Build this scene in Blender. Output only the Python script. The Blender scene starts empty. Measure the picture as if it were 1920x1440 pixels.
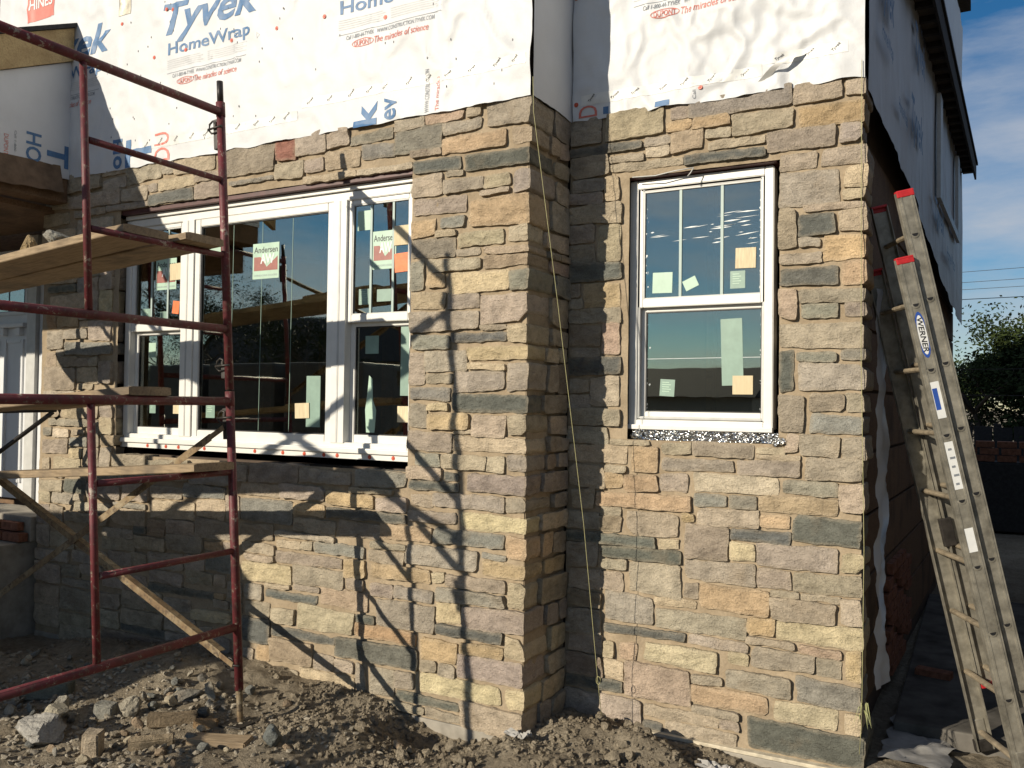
import bpy, bmesh, math, random
from mathutils import Vector, Matrix, noise
from math import radians, sin, cos, pi, sqrt

scene = bpy.context.scene
C = scene.collection
random.seed(11)

# ---------------------------------------------------------------- camera, sky, sun, exposure
YAW, PITCH, ROLL = radians(28.66), radians(1.28), radians(0.75)
fwd = Vector((-sin(YAW)*cos(PITCH), cos(YAW)*cos(PITCH), sin(PITCH)))
r0 = Vector((cos(YAW), sin(YAW), 0)); u0 = r0.cross(fwd)
rgt = r0*cos(ROLL) + u0*sin(ROLL); upv = u0*cos(ROLL) - r0*sin(ROLL)
cd = bpy.data.cameras.new('camera'); cam = bpy.data.objects.new('camera', cd); C.objects.link(cam)
cd.sensor_width = 36; cd.lens = 36*1608/1920; cd.clip_start = 0.05; cd.clip_end = 3000
m = Matrix.Identity(4)
for i in range(3):
    m[i][0] = rgt[i]; m[i][1] = upv[i]; m[i][2] = -fwd[i]
m[2][3] = 1.65
cam.matrix_world = m
scene.camera = cam

SUN = Vector((0.48, 1.0, -0.41)).normalized()          # direction the sunlight travels
world = bpy.data.worlds.new('World'); scene.world = world; world.use_nodes = True
wn, wl = world.node_tree.nodes, world.node_tree.links
wn.clear()
sky = wn.new('ShaderNodeTexSky'); sky.sky_type = 'NISHITA'; sky.sun_disc = False
sky.sun_elevation = math.asin(-SUN.z); sky.sun_rotation = math.atan2(-SUN.x, -SUN.y)
sky.air_density = 1.0; sky.dust_density = 0.0; sky.ozone_density = 3.5
tc = wn.new('ShaderNodeTexCoord')
mp = wn.new('ShaderNodeMapping'); mp.inputs['Scale'].default_value = (1.0, 1.0, 4.0); mp.inputs['Location'].default_value = (3.7, 1.3, 2.2)
nz = wn.new('ShaderNodeTexNoise'); nz.inputs['Scale'].default_value = 2.6; nz.inputs['Detail'].default_value = 7; nz.inputs['Roughness'].default_value = 0.6
rp = wn.new('ShaderNodeValToRGB'); rp.color_ramp.elements[0].position = 0.36; rp.color_ramp.elements[1].position = 0.66
rp.color_ramp.elements[1].color = (0.8, 0.8, 0.8, 1)
mx = wn.new('ShaderNodeMix'); mx.data_type = 'RGBA'
mx.inputs[7].default_value = (8.6, 9.0, 9.8, 1)
bg = wn.new('ShaderNodeBackground'); bg.inputs['Strength'].default_value = 0.048
wo = wn.new('ShaderNodeOutputWorld')
wl.new(tc.outputs['Generated'], mp.inputs['Vector']); wl.new(mp.outputs[0], nz.inputs['Vector']); wl.new(nz.outputs['Fac'], rp.inputs[0])
wl.new(rp.outputs[0], mx.inputs[0]); hs = wn.new('ShaderNodeHueSaturation'); hs.inputs['Saturation'].default_value = 1.28; hs.inputs['Value'].default_value = 1.25
wl.new(sky.outputs[0], hs.inputs['Color']); wl.new(hs.outputs[0], mx.inputs[6]); wl.new(mx.outputs[2], bg.inputs[0]); wl.new(bg.outputs[0], wo.inputs[0])

sd = bpy.data.lights.new('sun', 'SUN'); sd.energy = 4.4; sd.angle = radians(0.55); sd.color = (1.0, 0.90, 0.735)
sun = bpy.data.objects.new('sun', sd); C.objects.link(sun)
sun.rotation_euler = SUN.to_track_quat('-Z', 'Y').to_euler(); sun.location = (-6, -12, 8)
scene.view_settings.view_transform = 'Standard'; scene.view_settings.look = 'None'
scene.view_settings.exposure = 0.31; scene.view_settings.gamma = 1.0
scene.view_settings.use_curve_mapping = False
scene.cycles.max_bounces = 6; scene.cycles.diffuse_bounces = 2; scene.cycles.transparent_max_bounces = 6
scene.cycles.caustics_reflective = False; scene.cycles.caustics_refractive = False

# ---------------------------------------------------------------- helpers
def sstep(a, b, x):
    t = max(0.0, min(1.0, (x-a)/(b-a))); return t*t*(3-2*t)
def N3(x, y, z): return noise.noise(Vector((x, y, z)))
def FB(x, y, z, o=4): return noise.fractal(Vector((x, y, z)), 1.0, 2.0, o)

def empty(name, loc, label=None, cat=None, group=None):
    o = bpy.data.objects.new(name, None); C.objects.link(o); o.location = loc; o.empty_display_size = 0.1
    tag(o, label, cat, group); return o
def tag(o, label=None, cat=None, group=None, kind=None):
    if label: o['label'] = label
    if cat: o['category'] = cat
    if group: o['group'] = group
    if kind: o['kind'] = kind
    return o
def adopt(o, parent):
    if parent is not None:
        o.parent = parent
        o.matrix_parent_inverse = PINV(parent)
def PINV(p): return Matrix.LocRotScale(p.location, p.rotation_euler, p.scale).inverted()
def mob(name, verts, faces, mat, parent=None, smooth=False):
    me = bpy.data.meshes.new(name); me.from_pydata([tuple(v) for v in verts], [], faces); me.update()
    if mat: me.materials.append(mat)
    if smooth: me.shade_smooth()
    o = bpy.data.objects.new(name, me); C.objects.link(o); adopt(o, parent); return o
def bmob(name, bm, mat, parent=None, smooth=False):
    me = bpy.data.meshes.new(name); bm.to_mesh(me); bm.free()
    if mat: me.materials.append(mat)
    if smooth: me.shade_smooth()
    o = bpy.data.objects.new(name, me); C.objects.link(o); adopt(o, parent); return o
def bm_box(bm, x0, x1, y0, y1, z0, z1, M=None):
    vs = [bm.verts.new((x, y, z)) for x in (x0, x1) for y in (y0, y1) for z in (z0, z1)]
    for f in ((0,1,3,2),(4,6,7,5),(0,4,5,1),(2,3,7,6),(0,2,6,4),(1,5,7,3)): bm.faces.new([vs[i] for i in f])
    if M: bmesh.ops.transform(bm, matrix=M, verts=vs)
    return vs
def box(name, x0, x1, y0, y1, z0, z1, mat, parent=None, bev=0.0, M=None, seg=2):
    bm = bmesh.new(); bm_box(bm, x0, x1, y0, y1, z0, z1)
    bmesh.ops.recalc_face_normals(bm, faces=bm.faces)
    if bev: bmesh.ops.bevel(bm, geom=bm.edges[:], offset=bev, segments=seg, affect='EDGES', profile=0.6)
    if M: bmesh.ops.transform(bm, matrix=M, verts=bm.verts)
    return bmob(name, bm, mat, parent)
def bm_tube(bm, p0, p1, r, n=14, r1=None, caps=True):
    p0, p1 = Vector(p0), Vector(p1); d = (p1-p0).normalized(); r1 = r if r1 is None else r1
    a = d.orthogonal().normalized(); b = d.cross(a)
    A = [bm.verts.new(p0+(a*cos(t)+b*sin(t))*r) for t in [2*pi*i/n for i in range(n)]]
    B = [bm.verts.new(p1+(a*cos(t)+b*sin(t))*r1) for t in [2*pi*i/n for i in range(n)]]
    for i in range(n):
        f = bm.faces.new((A[i], A[(i+1) % n], B[(i+1) % n], B[i])); f.smooth = True
    if caps: bm.faces.new(A[::-1]); bm.faces.new(B)
def tube(name, p0, p1, r, mat, parent=None, n=14, M=None, r1=None):
    bm = bmesh.new(); bm_tube(bm, p0, p1, r, n, r1)
    if M: bmesh.ops.transform(bm, matrix=M, verts=bm.verts)
    return bmob(name, bm, mat, parent)
def polytube(name, pts, r, mat, parent=None, n=8, M=None):
    bm = bmesh.new(); rings = []
    pts = [Vector(p) for p in pts]
    for i, p in enumerate(pts):
        d = (pts[min(i+1, len(pts)-1)]-pts[max(i-1, 0)]).normalized()
        ref = Vector((0.31, 0.17, 0.93)) if abs(d.z) < 0.9 else Vector((1, 0.1, 0))
        a = d.cross(ref).normalized(); b = d.cross(a)
        rr = r(i/(len(pts)-1)) if callable(r) else r
        rings.append([bm.verts.new(p+(a*cos(2*pi*k/n)+b*sin(2*pi*k/n))*rr) for k in range(n)])
    for A, B in zip(rings, rings[1:]):
        for k in range(n):
            f = bm.faces.new((A[k], A[(k+1) % n], B[(k+1) % n], B[k])); f.smooth = True
    bm.faces.new(rings[0][::-1]); bm.faces.new(rings[-1])
    if M: bmesh.ops.transform(bm, matrix=M, verts=bm.verts)
    return bmob(name, bm, mat, parent)

# ---- materials
def newmat(name):
    mt = bpy.data.materials.new(name); mt.use_nodes = True
    nt = mt.node_tree; p = nt.nodes['Principled BSDF']
    return mt, nt, p
def nd(nt, t, **kw):
    n = nt.nodes.new(t)
    for k, v in kw.items():
        if k in n.inputs.keys(): n.inputs[k].default_value = v
        else: setattr(n, k, v)
    return n
def noise_node(nt, scale, detail=5, rough=0.55, coord='Object', vec=None, stretch=None):
    t = nd(nt, 'ShaderNodeTexCoord'); n = nd(nt, 'ShaderNodeTexNoise', Scale=scale, Detail=detail, Roughness=rough)
    if stretch:
        mpn = nd(nt, 'ShaderNodeMapping'); mpn.inputs['Scale'].default_value = stretch
        nt.links.new(t.outputs[coord], mpn.inputs['Vector']); nt.links.new(mpn.outputs[0], n.inputs['Vector'])
    else: nt.links.new(t.outputs[coord], n.inputs['Vector'])
    return n
def ramp(nt, src, stops):
    r = nd(nt, 'ShaderNodeValToRGB'); e = r.color_ramp.elements
    while len(e) < len(stops): e.new(0.5)
    for el, (p, c) in zip(e, stops):
        el.position = p; el.color = (c, c, c, 1) if not hasattr(c, '__len__') else (*c, 1)
    nt.links.new(src, r.inputs[0]); return r
def mixc(nt, fac, a, b, blend='MIX'):
    x = nd(nt, 'ShaderNodeMix', data_type='RGBA', blend_type=blend)
    for s, i in ((fac, 0), (a, 6), (b, 7)):
        if isinstance(s, bpy.types.NodeSocket): nt.links.new(s, x.inputs[i])
        elif hasattr(s, '__len__'): x.inputs[i].default_value = (*s, 1)
        else: x.inputs[i].default_value = s
    return x.outputs[2]
def bump(nt, p, h, strength=0.4, dist=0.01, prev=None):
    b = nd(nt, 'ShaderNodeBump', Strength=strength, Distance=dist)
    nt.links.new(h, b.inputs['Height'])
    if prev: nt.links.new(prev, b.inputs['Normal'])
    nt.links.new(b.outputs[0], p.inputs['Normal']); return b.outputs[0]
def simple(name, col, rough=0.6, var=0.12, scale=14, bmp=0.15, metal=0.0, spec=0.5, coord='Object', stretch=None, dist=0.004):
    mt, nt, p = newmat(name)
    n = noise_node(nt, scale, 6, 0.6, coord, stretch=stretch)
    lo = tuple(c*(1-var*1.6) for c in col); hi = tuple(min(1, c*(1+var)) for c in col)
    r = ramp(nt, n.outputs['Fac'], [(0.3, lo), (0.72, hi)])
    nt.links.new(r.outputs[0], p.inputs['Base Color'])
    p.inputs['Roughness'].default_value = rough; p.inputs['Metallic'].default_value = metal
    p.inputs['Specular IOR Level'].default_value = spec
    if bmp: bump(nt, p, n.outputs['Fac'], bmp, dist)
    return mt

# stone: colour of each stone comes from the object's own colour
def make_stone_mat():
    mt, nt, p = newmat('split_stone')
    oi = nd(nt, 'ShaderNodeObjectInfo'); tcn = nd(nt, 'ShaderNodeTexCoord')
    off = nd(nt, 'ShaderNodeVectorMath', operation='SCALE'); nt.links.new(oi.outputs['Random'], off.inputs['Scale']); off.inputs[0].default_value = (37, 53, 71)
    vec = nd(nt, 'ShaderNodeVectorMath', operation='ADD'); nt.links.new(tcn.outputs['Object'], vec.inputs[0]); nt.links.new(off.outputs[0], vec.inputs[1])
    def N(scale, det, ro=0.6, st=None):
        n = nd(nt, 'ShaderNodeTexNoise', Scale=scale, Detail=det, Roughness=ro)
        src = vec.outputs[0]
        if st:
            mpn = nd(nt, 'ShaderNodeMapping'); mpn.inputs['Scale'].default_value = st; nt.links.new(src, mpn.inputs['Vector']); src = mpn.outputs[0]
        nt.links.new(src, n.inputs['Vector']); return n.outputs['Fac']
    big = N(7, 4); mid = N(22, 6, 0.65, (0.8, 1, 1.4)); fine = N(120, 4, 0.7); stain = N(5.0, 3, 0.5)
    c = mixc(nt, 0.75, oi.outputs['Color'], ramp(nt, big, [(0.28, 0.66), (0.5, 1.0), (0.74, 1.3)]).outputs[0], 'MULTIPLY')
    c = mixc(nt, 0.7, c, ramp(nt, mid, [(0.3, 0.66), (0.52, 1.0), (0.75, 1.3)]).outputs[0], 'MULTIPLY')
    c = mixc(nt, 0.55, c, ramp(nt, fine, [(0.3, 0.62), (0.7, 1.32)]).outputs[0], 'MULTIPLY')
    c = mixc(nt, ramp(nt, stain, [(0.60, 0.0), (0.76, 0.35)]).outputs[0], c, (0.36, 0.27, 0.175))
    # mortar smeared over the edges of each stone
    sep = nd(nt, 'ShaderNodeSeparateXYZ'); nt.links.new(tcn.outputs['Generated'], sep.inputs[0])
    at = nd(nt, 'ShaderNodeAttribute', attribute_name='edge')
    add = nd(nt, 'ShaderNodeMath', operation='MULTIPLY_ADD'); nt.links.new(mid, add.inputs[0]); add.inputs[1].default_value = 1.5; nt.links.new(at.outputs['Fac'], add.inputs[2])
    sm = ramp(nt, add.outputs[0], [(1.15/2.2, 0.0), (1.0, 0.6)])
    half = nd(nt, 'ShaderNodeMath', operation='MULTIPLY'); nt.links.new(add.outputs[0], half.inputs[0]); half.inputs[1].default_value = 1/2.2
    nt.links.new(half.outputs[0], sm.inputs[0])
    c = mixc(nt, sm.outputs[0], c, (0.46, 0.38, 0.27))
    spk = N(260, 2, 0.5)
    c = mixc(nt, ramp(nt, spk, [(0.70, 0.0), (0.76, 0.45)]).outputs[0], c, (0.55, 0.5, 0.42))
    nt.links.new(c, p.inputs['Base Color'])
    p.inputs['Roughness'].default_value = 0.88; p.inputs['Specular IOR Level'].default_value = 0.25
    chip = nd(nt, 'ShaderNodeTexNoise', Scale=9.0, Detail=5, Roughness=.6, noise_type='RIDGED_MULTIFRACTAL'); nt.links.new(vec.outputs[0], chip.inputs['Vector'])
    b0 = bump(nt, p, chip.outputs['Fac'], 0.9, 0.02); b1 = bump(nt, p, mid, 1.0, 0.026, b0); b2 = bump(nt, p, fine, 0.85, 0.009, b1)
    return mt
STONE = make_stone_mat()
PAL = {'G': (0.417, 0.357, 0.276), 'L': (0.5, 0.42, 0.305), 'E': (0.562, 0.486, 0.349), 'T': (0.531, 0.398, 0.246), 'Y': (0.592, 0.492, 0.323), 'S': (0.156, 0.158, 0.139), 'H': (0.303, 0.288, 0.241), 'P': (0.377, 0.321, 0.259), 'R': (0.465, 0.358, 0.268), 'O': (0.509, 0.336, 0.193), 'D': (0.33, 0.164, 0.123), 'B': (0.312, 0.249, 0.18)}

def make_mortar():
    mt, nt, p = newmat('mortar')
    a = noise_node(nt, 9, 6, 0.6); b = noise_node(nt, 75, 5, 0.7)
    c = ramp(nt, a.outputs['Fac'], [(0.3, (.275, .215, .145)), (0.7, (.40, .322, .225))]).outputs[0]
    c = mixc(nt, 0.5, c, ramp(nt, b.outputs['Fac'], [(0.3, 0.65), (0.7, 1.25)]).outputs[0], 'MULTIPLY')
    nt.links.new(c, p.inputs['Base Color']); p.inputs['Roughness'].default_value = 0.95; p.inputs['Specular IOR Level'].default_value = 0.15
    bump(nt, p, b.outputs['Fac'], 0.6, 0.006); return mt
MORTAR = make_mortar()

def make_wrap():
    mt, nt, p = newmat('housewrap_sheet')
    a = noise_node(nt, 3.0, 5, 0.6); d = noise_node(nt, 38, 4, 0.6, stretch=(1, 1, 0.5)); v = noise_node(nt, 7, 6, 0.75)
    c = ramp(nt, a.outputs['Fac'], [(0.25, (.565, .575, .59)), (0.7, (.635, .645, .66))]).outputs[0]
    c = mixc(nt, ramp(nt, v.outputs['Fac'], [(0.62, 0.0), (0.8, 0.35)]).outputs[0], c, (.62, .57, .47))
    nt.links.new(c, p.inputs['Base Color']); p.inputs['Roughness'].default_value = 0.5; p.inputs['Specular IOR Level'].default_value = 0.35
    t2 = nd(nt, 'ShaderNodeTexCoord'); m2 = nd(nt, 'ShaderNodeMapping'); m2.inputs['Rotation'].default_value = (.2, .6, .3); m2.inputs['Scale'].default_value = (1.3, 1.3, .8)
    cr = nd(nt, 'ShaderNodeTexNoise', Scale=4.2, Detail=4, Roughness=.55, noise_type='RIDGED_MULTIFRACTAL'); nt.links.new(t2.outputs['Object'], m2.inputs['Vector']); nt.links.new(m2.outputs[0], cr.inputs['Vector'])
    b0 = bump(nt, p, cr.outputs['Fac'], 0.5, 0.03); b1 = bump(nt, p, v.outputs['Fac'], 0.3, 0.012, b0); bump(nt, p, d.outputs['Fac'], 0.15, 0.004, b1); return mt
WRAP = make_wrap()
INK_B = simple('blue_ink', (.075, .17, .33), 0.55, 0.1, 40, 0)
INK_R = simple('red_ink', (.62, .17, .13), 0.55, 0.1, 40, 0)
INK_G = simple('grey_ink', (.22, .24, .27), 0.55, 0.1, 40, 0)
INK_K = simple('black_ink', (.03, .03, .035), 0.55, 0.1, 40, 0)
INK_F = simple('faint_grey_ink', (.55, .56, .57), 0.55, 0.06, 40, 0)
CAPM = simple('red_plastic_cap', (.62, .10, .05), 0.45, 0.12, 60, 0.05)
TAPE = simple('seam_tape', (.70, .70, .68), 0.42, 0.06, 18, 0.2)
VINYL = simple('white_vinyl', (.74, .73, .69), 0.38, 0.05, 10, 0.03)
VGREY = simple('dusty_vinyl', (.52, .52, .50), 0.45, 0.08, 16, 0.04)
SEAL = simple('black_gasket_and_hollow', (.015, .015, .017), 0.5, 0.1, 20, 0)
FLASH = simple('dark_red_flashing', (.085, .03, .028), 0.5, 0.25, 14, 0.1)
WOOD = None
def make_wood(name, c0, c1, dirt=(.16, .125, .09), axis=(0.9, 9, 9)):
    mt, nt, p = newmat(name)
    g = noise_node(nt, 7, 8, 0.65, stretch=axis); h = noise_node(nt, 3.2, 5, 0.6); k = noise_node(nt, 55, 4, 0.6, stretch=(axis[0]*.3, axis[1]*.25, axis[2]*.25))
    c = ramp(nt, g.outputs['Fac'], [(0.3, c0), (0.55, c1), (0.75, tuple(x*0.8 for x in c1))]).outputs[0]
    c = mixc(nt, 0.45, c, ramp(nt, k.outputs['Fac'], [(0.35, 0.6), (0.65, 1.15)]).outputs[0], 'MULTIPLY')
    c = mixc(nt, ramp(nt, h.outputs['Fac'], [(0.48, 0.0), (0.68, 0.8)]).outputs[0], c, dirt)
    nt.links.new(c, p.inputs['Base Color']); p.inputs['Roughness'].default_value = 0.82; p.inputs['Specular IOR Level'].default_value = 0.2
    bump(nt, p, g.outputs['Fac'], 0.5, 0.004); return mt
PLANK = make_wood('weathered_plank', (.21, .155, .10), (.37, .28, .18), (.13, .105, .08))
PADC = simple('shade_dark_concrete', (.13, .12, .105), .92, .35, 5, .4, spec=.1)  # concrete darkened in its colour to stand for the house's shade
PLY = make_wood('fresh_plywood', (.38, .27, .135), (.52, .385, .20), (.30, .20, .10))
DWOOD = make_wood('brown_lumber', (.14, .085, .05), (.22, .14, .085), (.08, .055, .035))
def make_redsteel():
    mt, nt, p = newmat('red_scaffold_paint')
    a = noise_node(nt, 9, 7, 0.7); b = noise_node(nt, 42, 5, 0.7)
    c = ramp(nt, a.outputs['Fac'], [(0.3, (.055, .012, .014)), (0.6, (.145, .022, .028))]).outputs[0]
    c = mixc(nt, ramp(nt, b.outputs['Fac'], [(0.54, 0.0), (0.63, 0.85)]).outputs[0], c, (.12, .08, .058))
    mm = nd(nt, 'ShaderNodeMath', operation='MULTIPLY'); nt.links.new(a.outputs['Fac'], mm.inputs[0]); nt.links.new(b.outputs['Fac'], mm.inputs[1])
    c = mixc(nt, ramp(nt, mm.outputs[0], [(0.315, 0.0), (0.38, 0.8)]).outputs[0], c, (.42, .36, .29))
    nt.links.new(c, p.inputs['Base Color']); p.inputs['Roughness'].default_value = 0.58
    bump(nt, p, b.outputs['Fac'], 0.4, 0.003); return mt
RED = make_redsteel()
def make_rusty():
    mt, nt, p = newmat('rusty_brace_steel')
    a = noise_node(nt, 8, 7, 0.7); b = noise_node(nt, 30, 5, 0.7)
    c = ramp(nt, a.outputs['Fac'], [(0.32, (.14, .08, .04)), (0.5, (.23, .165, .09)), (0.68, (.34, .29, .20))]).outputs[0]
    c = mixc(nt, ramp(nt, b.outputs['Fac'], [(0.50, 0.0), (0.62, 0.85)]).outputs[0], c, (.075, .05, .032))
    nt.links.new(c, p.inputs['Base Color']); p.inputs['Roughness'].default_value = 0.6; p.inputs['Metallic'].default_value = 0.25
    bump(nt, p, b.outputs['Fac'], 0.3, 0.002); return mt
RUST = make_rusty()
DSTEEL = simple('dark_steel', (.045, .04, .036), 0.5, 0.3, 30, 0.2, metal=0.4)
ALU = simple('weathered_aluminium', (.36, .335, .275), 0.5, 0.3, 16, 0.15, metal=0.55)
ALUD = simple('muddy_aluminium', (.30, .245, .17), 0.7, 0.3, 22, 0.4, metal=0.2)
REDCAP = simple('red_plastic', (.50, .025, .03), 0.42, 0.15, 40, 0.05)
WPRINT = simple('white_label', (.74, .75, .74), 0.4, 0.05, 20, 0)
BPRINT = simple('blue_label', (.03, .085, .36), 0.4, 0.05, 20, 0)
GREENLBL = simple('pale_green_label', (.40, .56, .44), 0.45, 0.08, 12, 0)  # both label greens hold the cast of light through the glass
DGREENLBL = simple('dim_green_label', (.22, .33, .27), 0.45, 0.1, 12, 0)
SHIM = make_wood('shim_plywood', (.62, .52, .34), (.70, .60, .41), (.6, .5, .32), axis=(9, 9, 1))
INK_D = simple('dull_red_print', (.30, .10, .08), .5, .1, 40, 0)
FILM = simple('painted_film_glint', (.62, .66, .66), .35, .1, 30, 0)  # pale colour stands in for highlights on the film wrinkles
ORANGE = simple('orange_plastic', (.78, .17, .04), 0.5, 0.12, 30, 0.3)
def make_foil():
    mt, nt, p = newmat('foil_tape')
    v = nd(nt, 'ShaderNodeTexVoronoi', Scale=60.0); t = nd(nt, 'ShaderNodeTexCoord'); nt.links.new(t.outputs['Object'], v.inputs['Vector'])
    p.inputs['Base Color'].default_value = (.75, .75, .74, 1); p.inputs['Metallic'].default_value = 1; p.inputs['Roughness'].default_value = 0.22
    bump(nt, p, v.outputs['Distance'], 0.9, 0.02); return mt
FOIL = make_foil()
def make_glass():
    mt, nt, p = newmat('window_glass')
    p.inputs['Base Color'].default_value = (.62, .74, .72, 1); p.inputs['Roughness'].default_value = 0.0
    p.inputs['Transmission Weight'].default_value = 1.0; p.inputs['IOR'].default_value = 3.4; p.inputs['Specular Tint'].default_value = (1.0, .98, .82, 1)
    n = noise_node(nt, 1.6, 3, 0.5); bump(nt, p, n.outputs['Fac'], 0.02, 0.02); return mt
GLASS = make_glass()
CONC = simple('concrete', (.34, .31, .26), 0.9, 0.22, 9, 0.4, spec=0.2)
BRICKM = simple('red_brick', (.26, .115, .07), 0.9, 0.3, 25, 0.4, spec=0.2)
CREAM = simple('cream_weep_strip', (.60, .53, .40), 0.7, 0.25, 22, 0.3)
STRING = simple('yellow_green_twine', (.36, .34, .17), 0.7, 0.15, 60, 0)
SHINGLE = simple('dark_shingle', (.035, .033, .033), 0.9, 0.3, 30, 0.3)
SOFFIT = simple('unpainted_soffit', (.10, .085, .07), 0.85, 0.25, 9, 0.3, stretch=(1, 8, 1))
DOORW = simple('white_door_paint', (.66, .67, .68), 0.42, 0.04, 8, 0.02)
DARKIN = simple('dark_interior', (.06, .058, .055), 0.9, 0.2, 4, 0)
def make_soil():
    mt, nt, p = newmat('soil')
    a = noise_node(nt, 2.2, 6, 0.65); b = noise_node(nt, 28, 7, 0.72); k = noise_node(nt, 130, 4, 0.7)
    c = ramp(nt, a.outputs['Fac'], [(0.3, (.21, .172, .122)), (0.7, (.345, .295, .22))]).outputs[0]
    c = mixc(nt, 0.8, c, ramp(nt, b.outputs['Fac'], [(0.28, 0.5), (0.5, 1.0), (0.72, 1.45)]).outputs[0], 'MULTIPLY')
    c = mixc(nt, ramp(nt, k.outputs['Fac'], [(0.64, 0.0), (0.72, 0.55)]).outputs[0], c, (.34, .30, .24))
    nt.links.new(c, p.inputs['Base Color']); p.inputs['Roughness'].default_value = 0.97; p.inputs['Specular IOR Level'].default_value = 0.1
    b1 = bump(nt, p, b.outputs['Fac'], 0.9, 0.03); bump(nt, p, k.outputs['Fac'], 0.7, 0.008, b1); return mt
SOIL = make_soil()
def make_leaf(name, lo, hi):
    mt, nt, p = newmat(name)
    oi = nd(nt, 'ShaderNodeTexCoord'); n = nd(nt, 'ShaderNodeTexNoise', Scale=2.5, Detail=3); nt.links.new(oi.outputs['Object'], n.inputs['Vector'])
    r = ramp(nt, n.outputs['Fac'], [(0.3, lo), (0.7, hi)]); nt.links.new(r.outputs[0], p.inputs['Base Color'])
    p.inputs['Roughness'].default_value = 0.7; p.inputs['Specular IOR Level'].default_value = 0.08
    return mt
LEAF = make_leaf('leaf', (.016, .028, .009), (.045, .06, .018))
BARK = simple('bark', (.075, .058, .042), 0.95, 0.3, 12, 0.5)

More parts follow.
